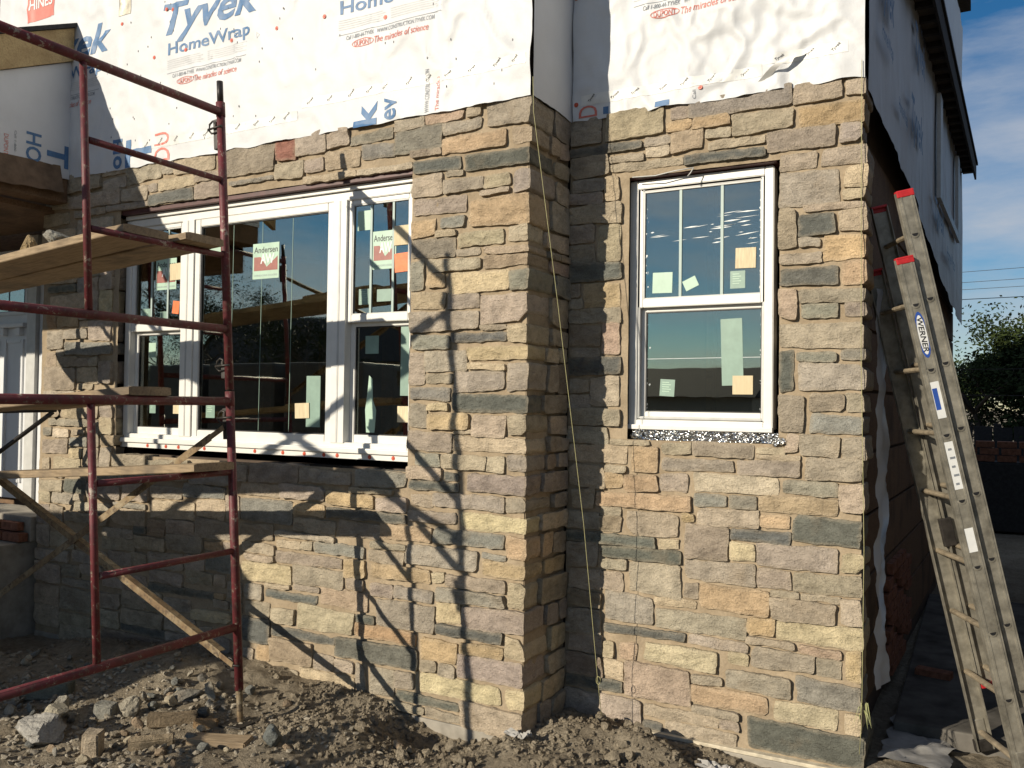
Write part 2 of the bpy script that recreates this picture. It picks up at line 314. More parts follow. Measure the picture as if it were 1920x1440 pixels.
BAYST = None; RECST = None
BAY_TXT = '''
-5699,-5103,3184,3214G -5804,-5358,3105,3178G -5341,-5102,3088,3159G -5096,-4748,3103,3203G -5916,-5705,3001,3099G -5699,-5155,2979,3082G -5145,-4882,2980,3075G
-4874,-4781,3028,3080G -5299,-4879,2930,2973G -5645,-5305,2921,2969G -4873,-4437,2930,3010S -4742,-4631,3131,3186G -4625,-4262,3120,3181G -4775,-4441,3023,3097L
-4421,-4205,3037,3090G -4428,-4159,2930,3024G -4199,-3746,3037,3183P -3070,-2661,337,404O -3205,-2652,203,322S -3285,-2733,983,1041S -2441,-2024,1393,1472L -2721,-2291,2031,2137G
-4114,-3747,2982,3010H -3737,-3577,3088,3190D -3571,-3341,3093,3176G -3335,-3177,3115,3172G -3168,-2860,3113,3166H -3738,-3512,2972,3071G -3502,-3365,2997,3065G
-3353,-3097,2990,3087L -3079,-2858,3019,3095H -3514,-3117,2930,2966L -3111,-2732,2930,2961L -2854,-2652,3149,3171G -2646,-2404,3151,3181R -2374,-2295,3151,3189G
-2257,-2011,3079,3176P -2852,-2536,3021,3141H -2529,-2294,3084,3139G -2530,-2143,2972,3062T -2107,-2020,2973,3065R -2734,-2536,2982,3014G -2724,-2417,2892,2957S
-2387,-2010,2866,2952S -2728,-2528,2768,2874G -2511,-2399,2852,2878G -2522,-2273,2767,2834G -2265,-2117,2766,2835L -2093,-2006,2730,2835P -2294,-2119,2732,2757L
-2717,-2377,2654,2745P -2348,-2011,2572,2712T -2726,-2571,2546,2640T -2538,-2386,2577,2636H -2561,-2439,2534,2567L -2429,-2149,2466,2549L -2118,-2006,2473,2557L
-2730,-2447,2426,2525P -2437,-2292,2423,2459G -2266,-2011,2419,2454R -2259,-2013,2350,2411R -2730,-2638,2254,2412H -2611,-2279,2349,2412G -2622,-2507,2264,2336T
-2471,-2114,2229,2332Y -2108,-2009,2225,2328H -2728,-2499,2149,2240L -2487,-2293,2149,2216G -2278,-2012,2068,2211G -2276,-2125,2028,2052P -2118,-2010,1960,2047L
-2714,-2471,1931,2016H -2462,-2124,1966,2014S -2356,-2014,1872,1947Y -2727,-2632,1744,1919G -2626,-2362,1823,1917G -2355,-2133,1822,1852Y -2115,-2007,1711,1858G
-2619,-2447,1748,1805G -2437,-2140,1713,1806P -2718,-2463,1660,1727H -2448,-2022,1606,1695S -2725,-2611,1510,1643G -2605,-2474,1603,1642Y -2596,-2345,1513,1588T
-2319,-2120,1480,1587L -2109,-2020,1485,1590L -2439,-2325,1485,1506L -2735,-2447,1386,1494G -2673,-2514,1309,1368H -2508,-2238,1301,1369G -2232,-2131,1296,1378L
-2113,-2024,1306,1378G -2734,-2514,1241,1299L -2494,-2400,1236,1278S -2345,-2025,1187,1289P -2711,-2399,1177,1229S -2698,-2568,1088,1155G -2557,-2128,1099,1169G
-2115,-2018,1100,1172G -2937,-2730,1052,1121G -2723,-2413,1011,1069G -2393,-2017,988,1076Y -2903,-2568,903,977T -2556,-2128,903,974H -2108,-2000,855,966T -2980,-2745,765,829G
-2969,-2731,839,873G -2725,-2284,778,881G -2255,-2114,850,876H -2251,-2018,757,836T -2960,-2565,682,754T -2559,-2479,689,750Y -2468,-2119,686,751G -2533,-2118,602,674H
-2093,-2011,610,743L -2973,-2819,576,644G -2806,-2551,583,645P -2924,-2540,417,565G -2532,-2377,494,590Y -2371,-2015,486,596P -2524,-2126,422,477S -2112,-2013,359,464Y
-2628,-2396,286,395T -2379,-2125,348,405T -2623,-2521,220,274G -2513,-2407,210,272G -2390,-2026,224,335P -2960,-2800,42,182G -2791,-2662,100,189G -2627,-2137,114,198Y
-2100,-2024,108,206Y -2783,-2380,41,85S -2367,-2018,-29,94G -2939,-2597,-17,21G -2590,-2373,-16,23G -3897,-3513,1159,1263G -3492,-3122,1174,1250P -3086,-2740,1179,1268H
-3977,-3653,1076,1142G -3645,-3308,1066,1151G -3293,-2950,1056,1128T -3126,-2823,1137,1163L -3965,-3545,917,1047H -3538,-3299,978,1053T -3539,-3218,885,962G -3198,-2910,879,971G
-3962,-3700,807,900G -3685,-3224,845,874G -3952,-3685,728,788G -3669,-3482,780,821L -3475,-3384,785,831G -3377,-3012,775,839H -3677,-3169,695,755G -3928,-3683,681,718L
-3940,-3553,563,674Y -3539,-3167,587,683G -3155,-3010,662,768T -3134,-3021,592,656G -3915,-3776,453,538G -3756,-3562,534,557L -3754,-3347,468,522S -3537,-3335,543,576G
-3327,-2988,483,581R -3919,-3716,350,435G -3701,-3520,330,415L -3499,-3085,335,456E -3066,-2942,411,465S -3934,-3720,189,329S -3698,-3217,258,307S -3707,-3379,108,245R
-3817,-3713,98,177T -3926,-3834,21,159G -3365,-3221,117,203G -3824,-3491,-22,70G -3923,-3832,-37,15H -3469,-3070,-29,96Y -3213,-3077,121,190G -3064,-2997,33,180G
-5921,-5603,2466,2541L -5596,-5530,2502,2552L -5522,-5341,2496,2567H -5334,-5212,2490,2580G -5922,-5600,2400,2449S -5593,-5462,2388,2490H -5350,-5205,2398,2484G
-5901,-5482,2277,2382L -5356,-5223,2192,2389Y -5449,-5362,2193,2483G -5934,-5831,2148,2253O -5823,-5567,2148,2264T -5556,-5455,2194,2259G -5561,-5468,2140,2187L
-5920,-5740,1998,2126G -5729,-5473,2059,2129G -5458,-5228,2046,2181G -5708,-5216,1947,2037H -5938,-5815,1866,1975R -5809,-5719,1943,1985G -5803,-5572,1871,1936G
-5562,-5450,1869,1925G -5942,-5592,1707,1860G -5583,-5355,1754,1857Y -5337,-5210,1748,1904G -5444,-5349,1865,1927G -5570,-5405,1708,1748L -5953,-5587,1618,1700G
-5577,-5336,1609,1702L -5326,-5205,1627,1702G -5733,-5466,1508,1596L -5948,-5743,1503,1598L -5460,-5332,1511,1603G -5324,-5207,1599,1621G -5317,-5191,1511,1593G
-5883,-5444,1444,1496G -5318,-5188,1398,1504Y -5942,-5844,1376,1431H -5833,-5656,1362,1425E -5627,-5480,1389,1427G -5644,-5440,1312,1368H -5948,-5673,1242,1350G
-5641,-5499,1230,1295Y -5820,-5530,1147,1219L -5949,-5871,1136,1212L -5434,-5326,1315,1499G -5305,-5160,1320,1392B -5306,-5189,1180,1307G -5483,-5320,1166,1301G
-5171,-4830,1191,1268G -5968,-5700,983,1058L -5693,-5448,983,1076S -5965,-5836,899,971L -5829,-5581,897,975G -5575,-5462,932,974G -5440,-5101,955,1058G -5061,-4801,975,1078G
-4790,-4496,997,1080G -4475,-4109,1027,1103H -5563,-5188,858,926G -5831,-5692,770,884G -5678,-5203,777,849G -5149,-4831,919,949H -5182,-4828,807,906G -4776,-4370,878,989L
-4355,-4106,909,1017L -5252,-4946,711,771G -4940,-4821,750,801S -4815,-4639,752,857B -4628,-4367,777,868G -4357,-4045,780,897G -5261,-4932,632,705G -4921,-4631,653,741G
-4625,-4294,680,771G -4274,-4119,711,763T -4113,-4042,722,773G -5823,-5561,589,697G -5548,-5356,610,702G -5188,-4956,526,616G -4950,-4808,545,626G -4797,-4472,542,647G
-4451,-4271,570,661G -4261,-3983,575,698H -5568,-5375,511,583G -5688,-5492,399,469G -5351,-5199,508,595G -5480,-5256,432,502G -5250,-4814,369,475G -4783,-4468,453,532G
-4438,-4200,481,564G -5705,-5341,161,315G -5317,-5064,226,323G -5041,-4810,254,363G -4791,-4189,398,447S -4189,-4084,488,563L -4177,-4090,413,450T -4183,-4051,353,407L
-5037,-4647,160,248G -4639,-4382,297,371G -4375,-4039,262,331Y -5057,-4623,99,153S -5335,-5071,104,209G -4624,-4339,166,256G -4514,-4195,-4,75G -4177,-4034,75,177P
-5235,-4620,-19,79B -4611,-4326,81,157G -5700,-5359,63,144G -5695,-5241,-53,57G -6000,-5620,2560,2700B -5600,-5220,2600,2740G -6000,-5620,2720,2860L -5600,-5220,2760,2900G
-4810,-4430,1120,1250G -4410,-4030,1120,1250H -6000,-5710,330,470G -6000,-5720,20,160G -6000,-5720,180,310G -6000,-5620,490,570G -6000,-5720,2880,2980L -5430,-5080,1080,1150H
-6000,-5840,590,730G -6000,-5850,750,880P -5690,-5340,330,380G -6000,-5820,3120,3210G -5060,-4830,1100,1170B -4310,-4200,90,230G -4090,-3980,920,1060G -4790,-4660,270,380G
-4060,-3940,430,540P -4010,-3920,1160,1250G -5850,-5710,1080,1130G -4030,-3940,350,410P
'''
REC_TXT = '''
-1995,-1813,3154,3187G -1995,-1813,3075,3148G -1993,-1580,3006,3052S -1782,-1456,3082,3197L -1422,-1333,3144,3198G -1446,-1312,3074,3133T -1565,-1424,3014,3063G
-1418,-1249,2962,3068R -1562,-1424,2961,3008L -1761,-1568,2952,2988L -1754,-1353,2898,2945G -1995,-1767,2897,2998G -1980,-1788,2810,2881G -1782,-1704,2749,2890L
-1995,-1796,2743,2804G -1995,-1694,2632,2736L -1992,-1846,2535,2626G -1995,-1845,2424,2529G -1827,-1698,2428,2621L -1987,-1691,2317,2416S -1994,-1929,2231,2311G
-1907,-1702,2176,2310T -1995,-1913,2176,2225G -1995,-1691,2096,2170G -1991,-1803,1965,2081B -1792,-1697,1915,2090R -1982,-1810,1910,1959G -1995,-1688,1811,1900S
-1995,-1867,1709,1784G -1857,-1697,1633,1796L -1995,-1864,1631,1701G -1980,-1690,1539,1625G -1995,-1758,1440,1533G -1988,-1643,1332,1428L -1742,-1522,1436,1465L
-1615,-1473,1302,1428T -1766,-1652,1292,1326L -1976,-1775,1199,1320G -1769,-1670,1199,1284T -1664,-1471,1194,1280T -1963,-1826,1078,1184G -1789,-1675,1061,1103G
-1793,-1674,973,1055B -1994,-1799,972,1063G -1636,-1365,970,1094L -1993,-1483,905,963S -1466,-1359,910,964Y -1452,-1084,1317,1382P -1465,-1315,1206,1303G -1819,-1295,1110,1186T
-1492,-1265,612,657L -1476,-1020,494,606G -1764,-1322,438,485S -1536,-1152,315,423Y -1541,-1152,36,92G -1428,-1053,-46,30G -1541,-1440,-36,8S -1453,-1297,1397,1455L
-1981,-1815,769,898G -1787,-1345,836,899S -1781,-1639,769,826G -1781,-1668,661,760L -1628,-1344,664,827G -1974,-1787,651,756G -1980,-1786,559,641B -1765,-1499,507,649G
-1990,-1785,421,549P -1975,-1776,304,415G -1770,-1705,311,393L -1682,-1585,303,404R -1995,-1775,195,298B -1769,-1658,194,291Y -1642,-1293,117,295R -1983,-1660,123,182S
-1995,-1796,-36,102G -1790,-1552,-20,108G -1290,-981,1395,1464G -975,-833,1419,1449L -970,-765,1390,1412L -827,-775,1432,1519L -765,-583,1418,1517L -573,-478,1413,1507P
-733,-483,1300,1405P -1063,-764,1314,1384G -1280,-866,1225,1303E -843,-585,1229,1294H -579,-475,1161,1289L -1282,-1112,1142,1201H -1099,-966,1146,1208H -953,-593,1141,1217T
-1345,-1281,1056,1099T -1265,-953,1051,1130G -947,-810,1059,1126T -792,-482,997,1126S -1330,-1108,880,1042G -1095,-807,986,1040S -1102,-972,887,973Y -566,-476,871,969Y
-964,-590,863,976P -1329,-970,762,870P -964,-803,766,855G -793,-481,765,857G -1328,-1252,671,743G -1246,-907,624,754T -895,-764,726,755L -756,-578,729,759L -894,-598,626,719P
-572,-475,641,746L -1008,-874,531,616T -864,-475,522,620Y -1014,-782,486,516L -1306,-1003,438,480G -760,-569,472,512R -992,-692,380,466G -682,-569,377,461G -555,-475,379,510T
-1101,-1002,372,429Y -1113,-798,249,349P -773,-475,242,361H -1283,-1129,253,290L -1287,-904,147,233T -871,-587,143,226E -549,-475,131,228Y -1281,-1044,98,132L -1143,-1044,40,92G
-999,-485,-13,119S -803,-576,3124,3193L -566,-496,3131,3194L -1327,-809,3139,3214P -1304,-1105,3074,3132T -1097,-796,3013,3118L -776,-484,3009,3111T -1232,-1105,3012,3059L
-1221,-932,2957,2997L -924,-608,2903,2993P -587,-491,2906,2991P -865,-687,2807,2885G -668,-490,2808,2886G -1347,-934,2895,2938S -865,-595,2629,2791G -565,-476,2693,2788Y
-574,-485,2634,2684L -752,-489,2590,2623L -865,-788,2414,2612G -769,-610,2475,2574S -592,-484,2482,2583L -774,-676,2423,2463G -865,-668,2338,2397P -662,-494,2348,2468T
-865,-591,2233,2325S -576,-486,2235,2335T -865,-776,2077,2220R -765,-488,2153,2215G -761,-588,2075,2143H -559,-482,2079,2144P -865,-487,1935,2060G -865,-798,1723,1922S
-779,-595,1870,1915H -580,-488,1874,1920H -771,-488,1730,1854G -865,-740,1533,1713G -717,-566,1633,1711P -557,-479,1624,1715G -713,-487,1524,1611H
'''

# ---------------------------------------------------------------- ground
YB, YR, XC, XE = 3.83, 4.30, -2.0, -0.477       # bay face, recessed face, bay corner, right corner
def bumpg(x, y, cx, cy, rx, ry, h): return h*math.exp(-((x-cx)/rx)**2-((y-cy)/ry)**2)
def ground(x, y):
    z = -0.03
    z += bumpg(x, y, -4.2, 3.6, 1.0, 0.5, 0.14) + bumpg(x, y, -3.0, 3.75, 0.5, 0.22, 0.03)
    z += bumpg(x, y, -2.75, 3.35, 0.30, 0.22, 0.03) + bumpg(x, y, -1.55, 4.0, 0.34, 0.17, 0.10) + bumpg(x, y, -1.9, 3.62, 0.30, 0.17, 0.05)
    z -= bumpg(x, y, -2.45, 3.70, 0.26, 0.20, 0.15) + bumpg(x, y, -0.9, 4.15, 0.5, 0.16, 0.07)
    z += bumpg(x, y, -4.3, 2.7, 0.9, 0.35, 0.03) + bumpg(x, y, 0.1, 4.1, 0.6, 0.4, 0.05) - bumpg(x, y, 0.2, 5.2, 1.2, 0.6, 0.05)
    d = max(abs(x+2.5), abs(y-3.5)); k = 1.0 if d < 6 else max(0.0, 1-(d-6)/6)
    if k > 0:
        z += k*(0.045*FB(x*0.9, y*0.9, 3.1, 3) + 0.024*FB(x*4.0, y*4.0, 8.2, 4))
        cl = FB(x*11, y*11, 1.7, 3); z += k*0.012*max(0.0, cl)*1.6 + k*0.006*FB(x*30, y*30, 4.4, 2) - k*0.004
    if d > 12: z += 0.25*FB(x*0.03, y*0.03, 0.3, 3)
    return z
def axis(lo, hi, step, far):
    v = [lo+i*step for i in range(int((hi-lo)/step)+1)]
    s, a = step, v[-1]
    while a < far: s *= 1.35; a += s; v.append(a)
    s, a, pre = step, v[0], []
    while a > -far: s *= 1.35; a -= s; pre.append(a)
    return pre[::-1]+v
gx, gy = axis(-6.2, 1.4, 0.021, 900), axis(2.3, 4.9, 0.021, 900)
verts = [(x, y, ground(x, y)) for y in gy for x in gx]
nx = len(gx)
faces = [(j*nx+i, j*nx+i+1, (j+1)*nx+i+1, (j+1)*nx+i) for j in range(len(gy)-1) for i in range(nx-1)]
tag(mob('ground', verts, faces, SOIL, None, True), kind='structure')

# loose crumbs and clods that nobody could count
def lump(bm, c, r, seed, sub=1, sq=(1, 1, .7), rough=.38, rot=None):
    res = bmesh.ops.create_icosphere(bm, subdivisions=sub, radius=1.0)
    R = rot or Matrix.Rotation(random.uniform(0, 6.28), 3, Vector((random.gauss(0, 1), random.gauss(0, 1), random.gauss(0, 1)+.1)).normalized())
    for v in res['verts']:
        n = v.co.normalized(); k = 1+rough*N3(n.x*1.6+seed, n.y*1.6, n.z*1.6)+rough*.5*N3(n.x*4+seed, n.y*4, n.z*4)
        q = R @ Vector((n.x*sq[0], n.y*sq[1], n.z*sq[2])); v.co = Vector(c)+q*r*k
    return res['verts']
ICO = {}
for k_ in (1, 2):
    b_ = bmesh.new(); bmesh.ops.create_icosphere(b_, subdivisions=k_, radius=1.0); b_.verts.index_update()
    ICO[k_] = ([v.co.copy() for v in b_.verts], [tuple(v.index for v in f.verts) for f in b_.faces]); b_.free()
def crumb(V, F, c, r, seed, sub, sq, rough, rr):
    tv, tf = ICO[sub]; n0 = len(V); a, t = rr.uniform(0, 6.28), rr.uniform(-.6, .6); ca, sa, ct, st = cos(a), sin(a), cos(t), sin(t)
    for n in tv:
        k = r*(1+rough*N3(n.x*1.7+seed, n.y*1.7, n.z*1.7))
        x, y, z = n.x*sq[0]*k, n.y*sq[1]*k, n.z*sq[2]*k
        x, z = x*ct-z*st, x*st+z*ct
        V.append((c[0]+x*ca-y*sa, c[1]+x*sa+y*ca, c[2]+z))
    F.extend(tuple(i+n0 for i in f) for f in tf)
rs = random.Random(4); V, F = [], []
for i in range(3600):
    x = rs.uniform(-5.6, 1.0); y = rs.uniform(2.35, 4.25)
    if x < XC and y > YB-.02: continue
    w = 0.5+0.5*FB(x*1.3, y*1.3, 5.5, 2)
    if rs.random() > w+.25: continue
    r = rs.choice((.006, .008, .011, .015, .02))*rs.uniform(.7, 1.3)
    crumb(V, F, (x, y, ground(x, y)+r*.3), r, rs.uniform(0, 99), 1 if r < .018 else 2, (1, rs.uniform(.6, 1), rs.uniform(.45, .85)), .6, rs)
for i in range(6500):
    x = rs.uniform(-3.3, -.55); y = rs.uniform(3.1, 3.82) if x < XC else rs.uniform(3.5, 4.25)
    r = rs.choice((.003, .003, .004, .004, .005, .006, .008, .011, .017))*rs.uniform(.6, 1.2)
    crumb(V, F, (x, y, ground(x, y)+r*.25), r, rs.uniform(0, 99), 1 if r < .015 else 2, (1, rs.uniform(.6, 1), rs.uniform(.5, .9)), .75, rs)
tag(mob('loose_soil_crumbs', V, F, SOIL), 'loose crumbs and clods of brown soil over the dirt', 'soil', kind='stuff')
V, F = [], []
for i in range(1500):
    x = rs.gauss(-4.0, .75); y = rs.uniform(2.35, 3.4)
    r = rs.choice((.007, .01, .014, .019))*rs.uniform(.7, 1.2)
    crumb(V, F, (x, y, ground(x, y)+r*.25), r, rs.uniform(0, 99), 1, (1, rs.uniform(.5, 1), rs.uniform(.3, .6)), .7, rs)
GRAVEL = simple('stone_chips', (.34, .30, .235), 0.92, 0.35, 6, 0.4, spec=.2)
tag(mob('stone_chip_litter', V, F, GRAVEL), 'pale stone chips littering the dirt under the scaffold', 'gravel', kind='stuff')

# ---------------------------------------------------------------- stone walls
def stone(name, w, h, seed, col, parent, M, depth=.095, prot=None, cell=.0155, rough=1.0):
    rr = random.Random(seed)
    prot = rr.uniform(.006, .021) if prot is None else prot
    nx, nz = max(4, min(34, round(w/cell))), max(3, min(22, round(h/cell)))
    rad = min(w, h)*rr.uniform(.10, .30); rad = min(rad, .010)
    so = rr.uniform(0, 500); tx, tz = rr.uniform(-.03, .03), rr.uniform(-.06, .05)
    cut = rr.random() < .16; ccx, ccz = rr.choice((-1, 1)), rr.choice((-1, 1)); cs = min(w, h)*rr.uniform(.15, .35)
    hw, hh = w/2, h/2; q = min(.011, h*.10); K = [rr.uniform(-q, q) for _ in range(8)]
    V, E = [], []
    for j in range(nz+1):
        for i in range(nx+1):
            x, z = -hw+w*i/nx, -hh+h*j/nz
            e = min(hw-abs(x), hh-abs(z)); ef = 1-sstep(0, .03, e)
            ax, az = abs(x)-(hw-rad), abs(z)-(hh-rad)
            if ax > 0 and az > 0:
                a, b = ax/rad, az/rad
                x = math.copysign(hw-rad+rad*a*sqrt(1-b*b/2), x); z = math.copysign(hh-rad+rad*b*sqrt(1-a*a/2), z)
            if cut:
                dx, dz = hw-ccx*x, hh-ccz*z; t = cs-(dx+dz)
                if t > 0: x -= ccx*t*.5; z -= ccz*t*.5
            n1 = N3(x*22+so, z*22, .3); n2 = N3(x*22, z*22+so, 7.7); n3 = N3(x*60+so, z*60, 3.1)
            u, v = (x/hw+1)/2, (z/hh+1)/2
            xx = x+ef*(.006*n1+.0025*n3)+.7*((K[0]*(1-v)+K[1]*v)*(1-u)+(K[2]*(1-v)+K[3]*v)*u)
            zz = z+ef*(.006*n2+.0025*n3+.005*N3(x*7+so, z*3, 2.2))+((K[4]*(1-u)+K[5]*u)*(1-v)+(K[6]*(1-u)+K[7]*u)*v)
            rel = .0085*N3(x*8+so, z*10, 1.1)+.007*(abs(N3(x*13+so, z*15, 4.4))-.2)+.0045*N3(x*19+so, z*24, 5.5)+.0022*N3(x*48+so, z*52, 9.1)
            y = -prot+tx*x*.5+tz*z*.5-rel*rough+.0022*(1-sstep(0, .007, e))
            V.append((xx, y, zz)); E.append(1-sstep(.0, .03, e))
    F = [(j*(nx+1)+i, j*(nx+1)+i+1, (j+1)*(nx+1)+i+1, (j+1)*(nx+1)+i) for j in range(nz) for i in range(nx)]
    loop = [i for i in range(nx)]+[j*(nx+1)+nx for j in range(nz)]+[nz*(nx+1)+i for i in range(nx, 0, -1)]+[j*(nx+1) for j in range(nz, 0, -1)]
    V += [V[q] for q in loop]; E += [.6]*len(loop); prev = list(range(len(V)-len(loop), len(V))); steps = 2 if depth < .12 else 5
    for s in range(1, steps+1):
        base = len(V); t = s/steps
        for q in loop:
            x, y, z = V[q]; yy = y*(1-t)+depth*t; k = .007*N3(x*20+so, yy*26, z*20)+.004*N3(x*50+so, yy*60, z*50) if s < steps else 0
            mx_ = max(abs(x), .02); mz_ = max(abs(z), .02)
            V.append((x*(1+k/hw), yy, z*(1+k/hh)) ); E.append(.75)
        cur = list(range(base, base+len(loop)))
        for a in range(len(loop)):
            b = (a+1) % len(loop); F.append((prev[b], prev[a], cur[a], cur[b]))
        prev = cur
    me = bpy.data.meshes.new(name); me.from_pydata(V, [], F); me.update(); me.materials.append(STONE); me.shade_smooth()
    at = me.attributes.new('edge', 'FLOAT', 'POINT'); at.data.foreach_set('value', E)
    o = bpy.data.objects.new(name, me); C.objects.link(o); o.matrix_basis = M
    o.parent = parent; o.matrix_parent_inverse = PINV(parent)
    j = rr.uniform(.86, 1.14); o.color = (col[0]*j*rr.uniform(.96, 1.04), col[1]*j, col[2]*j*rr.uniform(.93, 1.07), 1)
    return o

def mortar_sheet(name, parent, u0, u1, v0, v1, place, holes=(), step=.022):
    """bumpy mortar bed; place(u, v, d) -> world point with depth d behind the stone faces"""
    nu, nv = int((u1-u0)/step), int((v1-v0)/step); V = []; idx = {}
    us = [u0+(u1-u0)*i/nu for i in range(nu+1)]; vs = [v0+(v1-v0)*j/nv for j in range(nv+1)]
    for hl in holes:                                        # snap the grid to the opening
        for k in (0, 1):
            i = min(range(len(us)), key=lambda q: abs(us[q]-hl[k])); us[i] = hl[k]
            j = min(range(len(vs)), key=lambda q: abs(vs[q]-hl[2+k])); vs[j] = hl[2+k]
    for v in vs:
        for u in us:
            d = .004+.0055*FB(u*6, v*6, 2.2, 3)+.003*N3(u*40, v*40, 5)
            V.append(place(u, v, d))
    n = len(us); F = []
    for j in range(len(vs)-1):
        for i in range(n-1):
            cu, cv = (us[i]+us[i+1])/2, (vs[j]+vs[j+1])/2
            if any(h[0] < cu < h[1] and h[2] < cv < h[3] for h in holes): continue
            F.append((j*n+i, j*n+i+1, (j+1)*n+i+1, (j+1)*n+i))
    return mob(name, V, F, MORTAR, parent, True)

WIN1 = (-5.16, -2.735, 1.268, 2.93); WIN2 = (-1.65, -.865, 1.466, 2.865)
def parse(s):
    out = []
    for t in s.split():
        a, b, c, d = t[:-1].split(','); out.append((int(a)/1000, int(b)/1000, int(c)/1000, int(d)/1000, t[-1]))
    return out

BAYST, RECST = parse(BAY_TXT), parse(REC_TXT)
bay = empty('stone_wall', (-4.0, YB, 0), 'stone veneer of the projecting bay around the wide triple window, behind the red scaffold', 'stone wall')
rec = empty('stone_wall', (-1.2, YR, 0), 'sunlit stone veneer of the set-back wall around the single window, next to the ladder', 'stone wall')
ret = empty('stone_wall', (XC, 4.07, 0), 'narrow shaded stone return in the inner corner beside the bay', 'stone wall')
mortar_sheet('mortar_bed', bay, -6.0, XC-.010, -.25, 3.22, lambda u, v, d: (u, YB+d, v), [WIN1])
mortar_sheet('mortar_bed', rec, -2.0, -.487, -.25, 3.22, lambda u, v, d: (u, YR+d, v), [WIN2])
mortar_sheet('mortar_bed', ret, YB+.001, YR+.01, -.25, 3.22, lambda u, v, d: (XC-.011-d*.8, u, v))
sd_ = 0
for (a, b, c, d, k) in BAYST:
    sd_ += 1; edge = b > XC-.03; dep = .095
    if edge: b = XC-.002+random.uniform(-.006, .004); dep = random.uniform(.13, .27)
    if d > 3.17: d = 3.225
    cx, cz = (a+b)/2, (c+d)/2
    stone('stone', b-a+.003, d-c+.003, sd_, PAL[k], bay, Matrix.Translation((cx, YB, cz)), dep)
    if edge:                                             # the return course that carries on from this corner stone
        y0, y1 = YB+dep+.014, YR-.012
        parts = [(c, d)] if d-c < .15 else [(c, (c+d)/2-.006), ((c+d)/2+.006, d)]
        for (zz0, zz1) in parts:
            if y1-y0 < .05: continue
            cuts = [y0, y1] if y1-y0 < .24 or random.random() < .5 else [y0, y0+(y1-y0)*random.uniform(.4, .62), y1]
            for q0, q1 in zip(cuts, cuts[1:]):
                sd_ += 1
                stone('stone', q1-q0-.010, zz1-zz0+.002, sd_, PAL[k if random.random() < .5 else random.choice('GGGPLB')], ret,
                      Matrix.Translation((XC, (q0+q1)/2, (zz0+zz1)/2)) @ Matrix.Rotation(pi/2, 4, 'Z'), .09, cell=.022)
# right wall: the stones at the outer corner turn back along the side of the house
for (a, b, c, d, k) in RECST:
    sd_ += 1; edge = b > XE-.03; dep = .095
    if edge: b = XE+random.uniform(-.012, .010); dep = random.uniform(.16, .34)
    if d > 3.17: d = 3.225
    stone('stone', b-a+.003, d-c+.003, sd_, PAL[k], rec, Matrix.Translation(((a+b)/2, YR, (c+d)/2)), dep)
# base: poured footing and the cream weep strip under the first course
box('footing', -5.99, -2.02, YB-.01, YB+.3, -.4, -.03, CONC, bay, .006)
box('footing', -2.02, -.49, YR-.03, YR+.3, -.4, -.055, CONC, rec, .006)
box('weep_strip', -1.82, -.50, YR-.034, YR+.02, -.052, -.034, CREAM, rec, .003)
# window sills of rough mortar and jamb linings inside the openings
box('sill_bed', WIN1[0]-.03, WIN1[1]+.06, YB+.004, YB+.16, 1.20, 1.236, MORTAR, bay, .006)
box('sill_bed', WIN2[0]-.03, WIN2[1]+.05, YR+.003, YR+.15, 1.42, 1.448, MORTAR, rec, .006)

# ---------------------------------------------------------------- house body behind the veneer
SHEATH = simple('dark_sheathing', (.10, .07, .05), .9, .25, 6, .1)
hb = empty('house_shell', (-3, 6, 0), 'timber frame of the house behind stone and wrap, dark through the windows', 'house')
def panel(x0, x1, y0, y1, z0, z1, holes=(), mat=SHEATH, nm='wall'):
    """wall board in a y = const plane with rectangular openings"""
    xs = sorted({x0, x1, *[h[0] for h in holes], *[h[1] for h in holes]}); zs = sorted({z0, z1, *[h[2] for h in holes], *[h[3] for h in holes]})
    bm = bmesh.new()
    for i in range(len(xs)-1):
        for j in range(len(zs)-1):
            cx, cz = (xs[i]+xs[i+1])/2, (zs[j]+zs[j+1])/2
            if any(h[0] < cx < h[1] and h[2] < cz < h[3] for h in holes): continue
            bm_box(bm, xs[i], xs[i+1], y0, y1, zs[j], zs[j+1])
    bmesh.ops.remove_doubles(bm, verts=bm.verts, dist=1e-5)
    return bmob(nm, bm, mat, hb)
panel(-5.99, -2.11, YB+.14, YB+.22, -.3, 6.2, [WIN1])
panel(-2.11, -.52, YR+.14, YR+.22, -.3, 6.2, [WIN2])
box('wall', -2.11, -2.03, YB+.12, YR+.14, -.3, 6.2, SHEATH, hb)
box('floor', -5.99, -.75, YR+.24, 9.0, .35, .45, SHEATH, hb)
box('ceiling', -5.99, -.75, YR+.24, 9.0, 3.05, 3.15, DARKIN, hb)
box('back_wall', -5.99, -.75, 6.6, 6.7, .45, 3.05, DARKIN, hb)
for i in range(7): box('stud', -5.2+i*.62, -5.16+i*.62, 5.2, 5.29, .45, 3.05, DWOOD, hb)
box('roof_deck', -6.3, -.1, YB-.3, 11, 6.2, 6.3, SHINGLE, hb)
box('wall', -6.07, -5.99, YB+.10, 9, -.3, 6.2, SHEATH, hb)

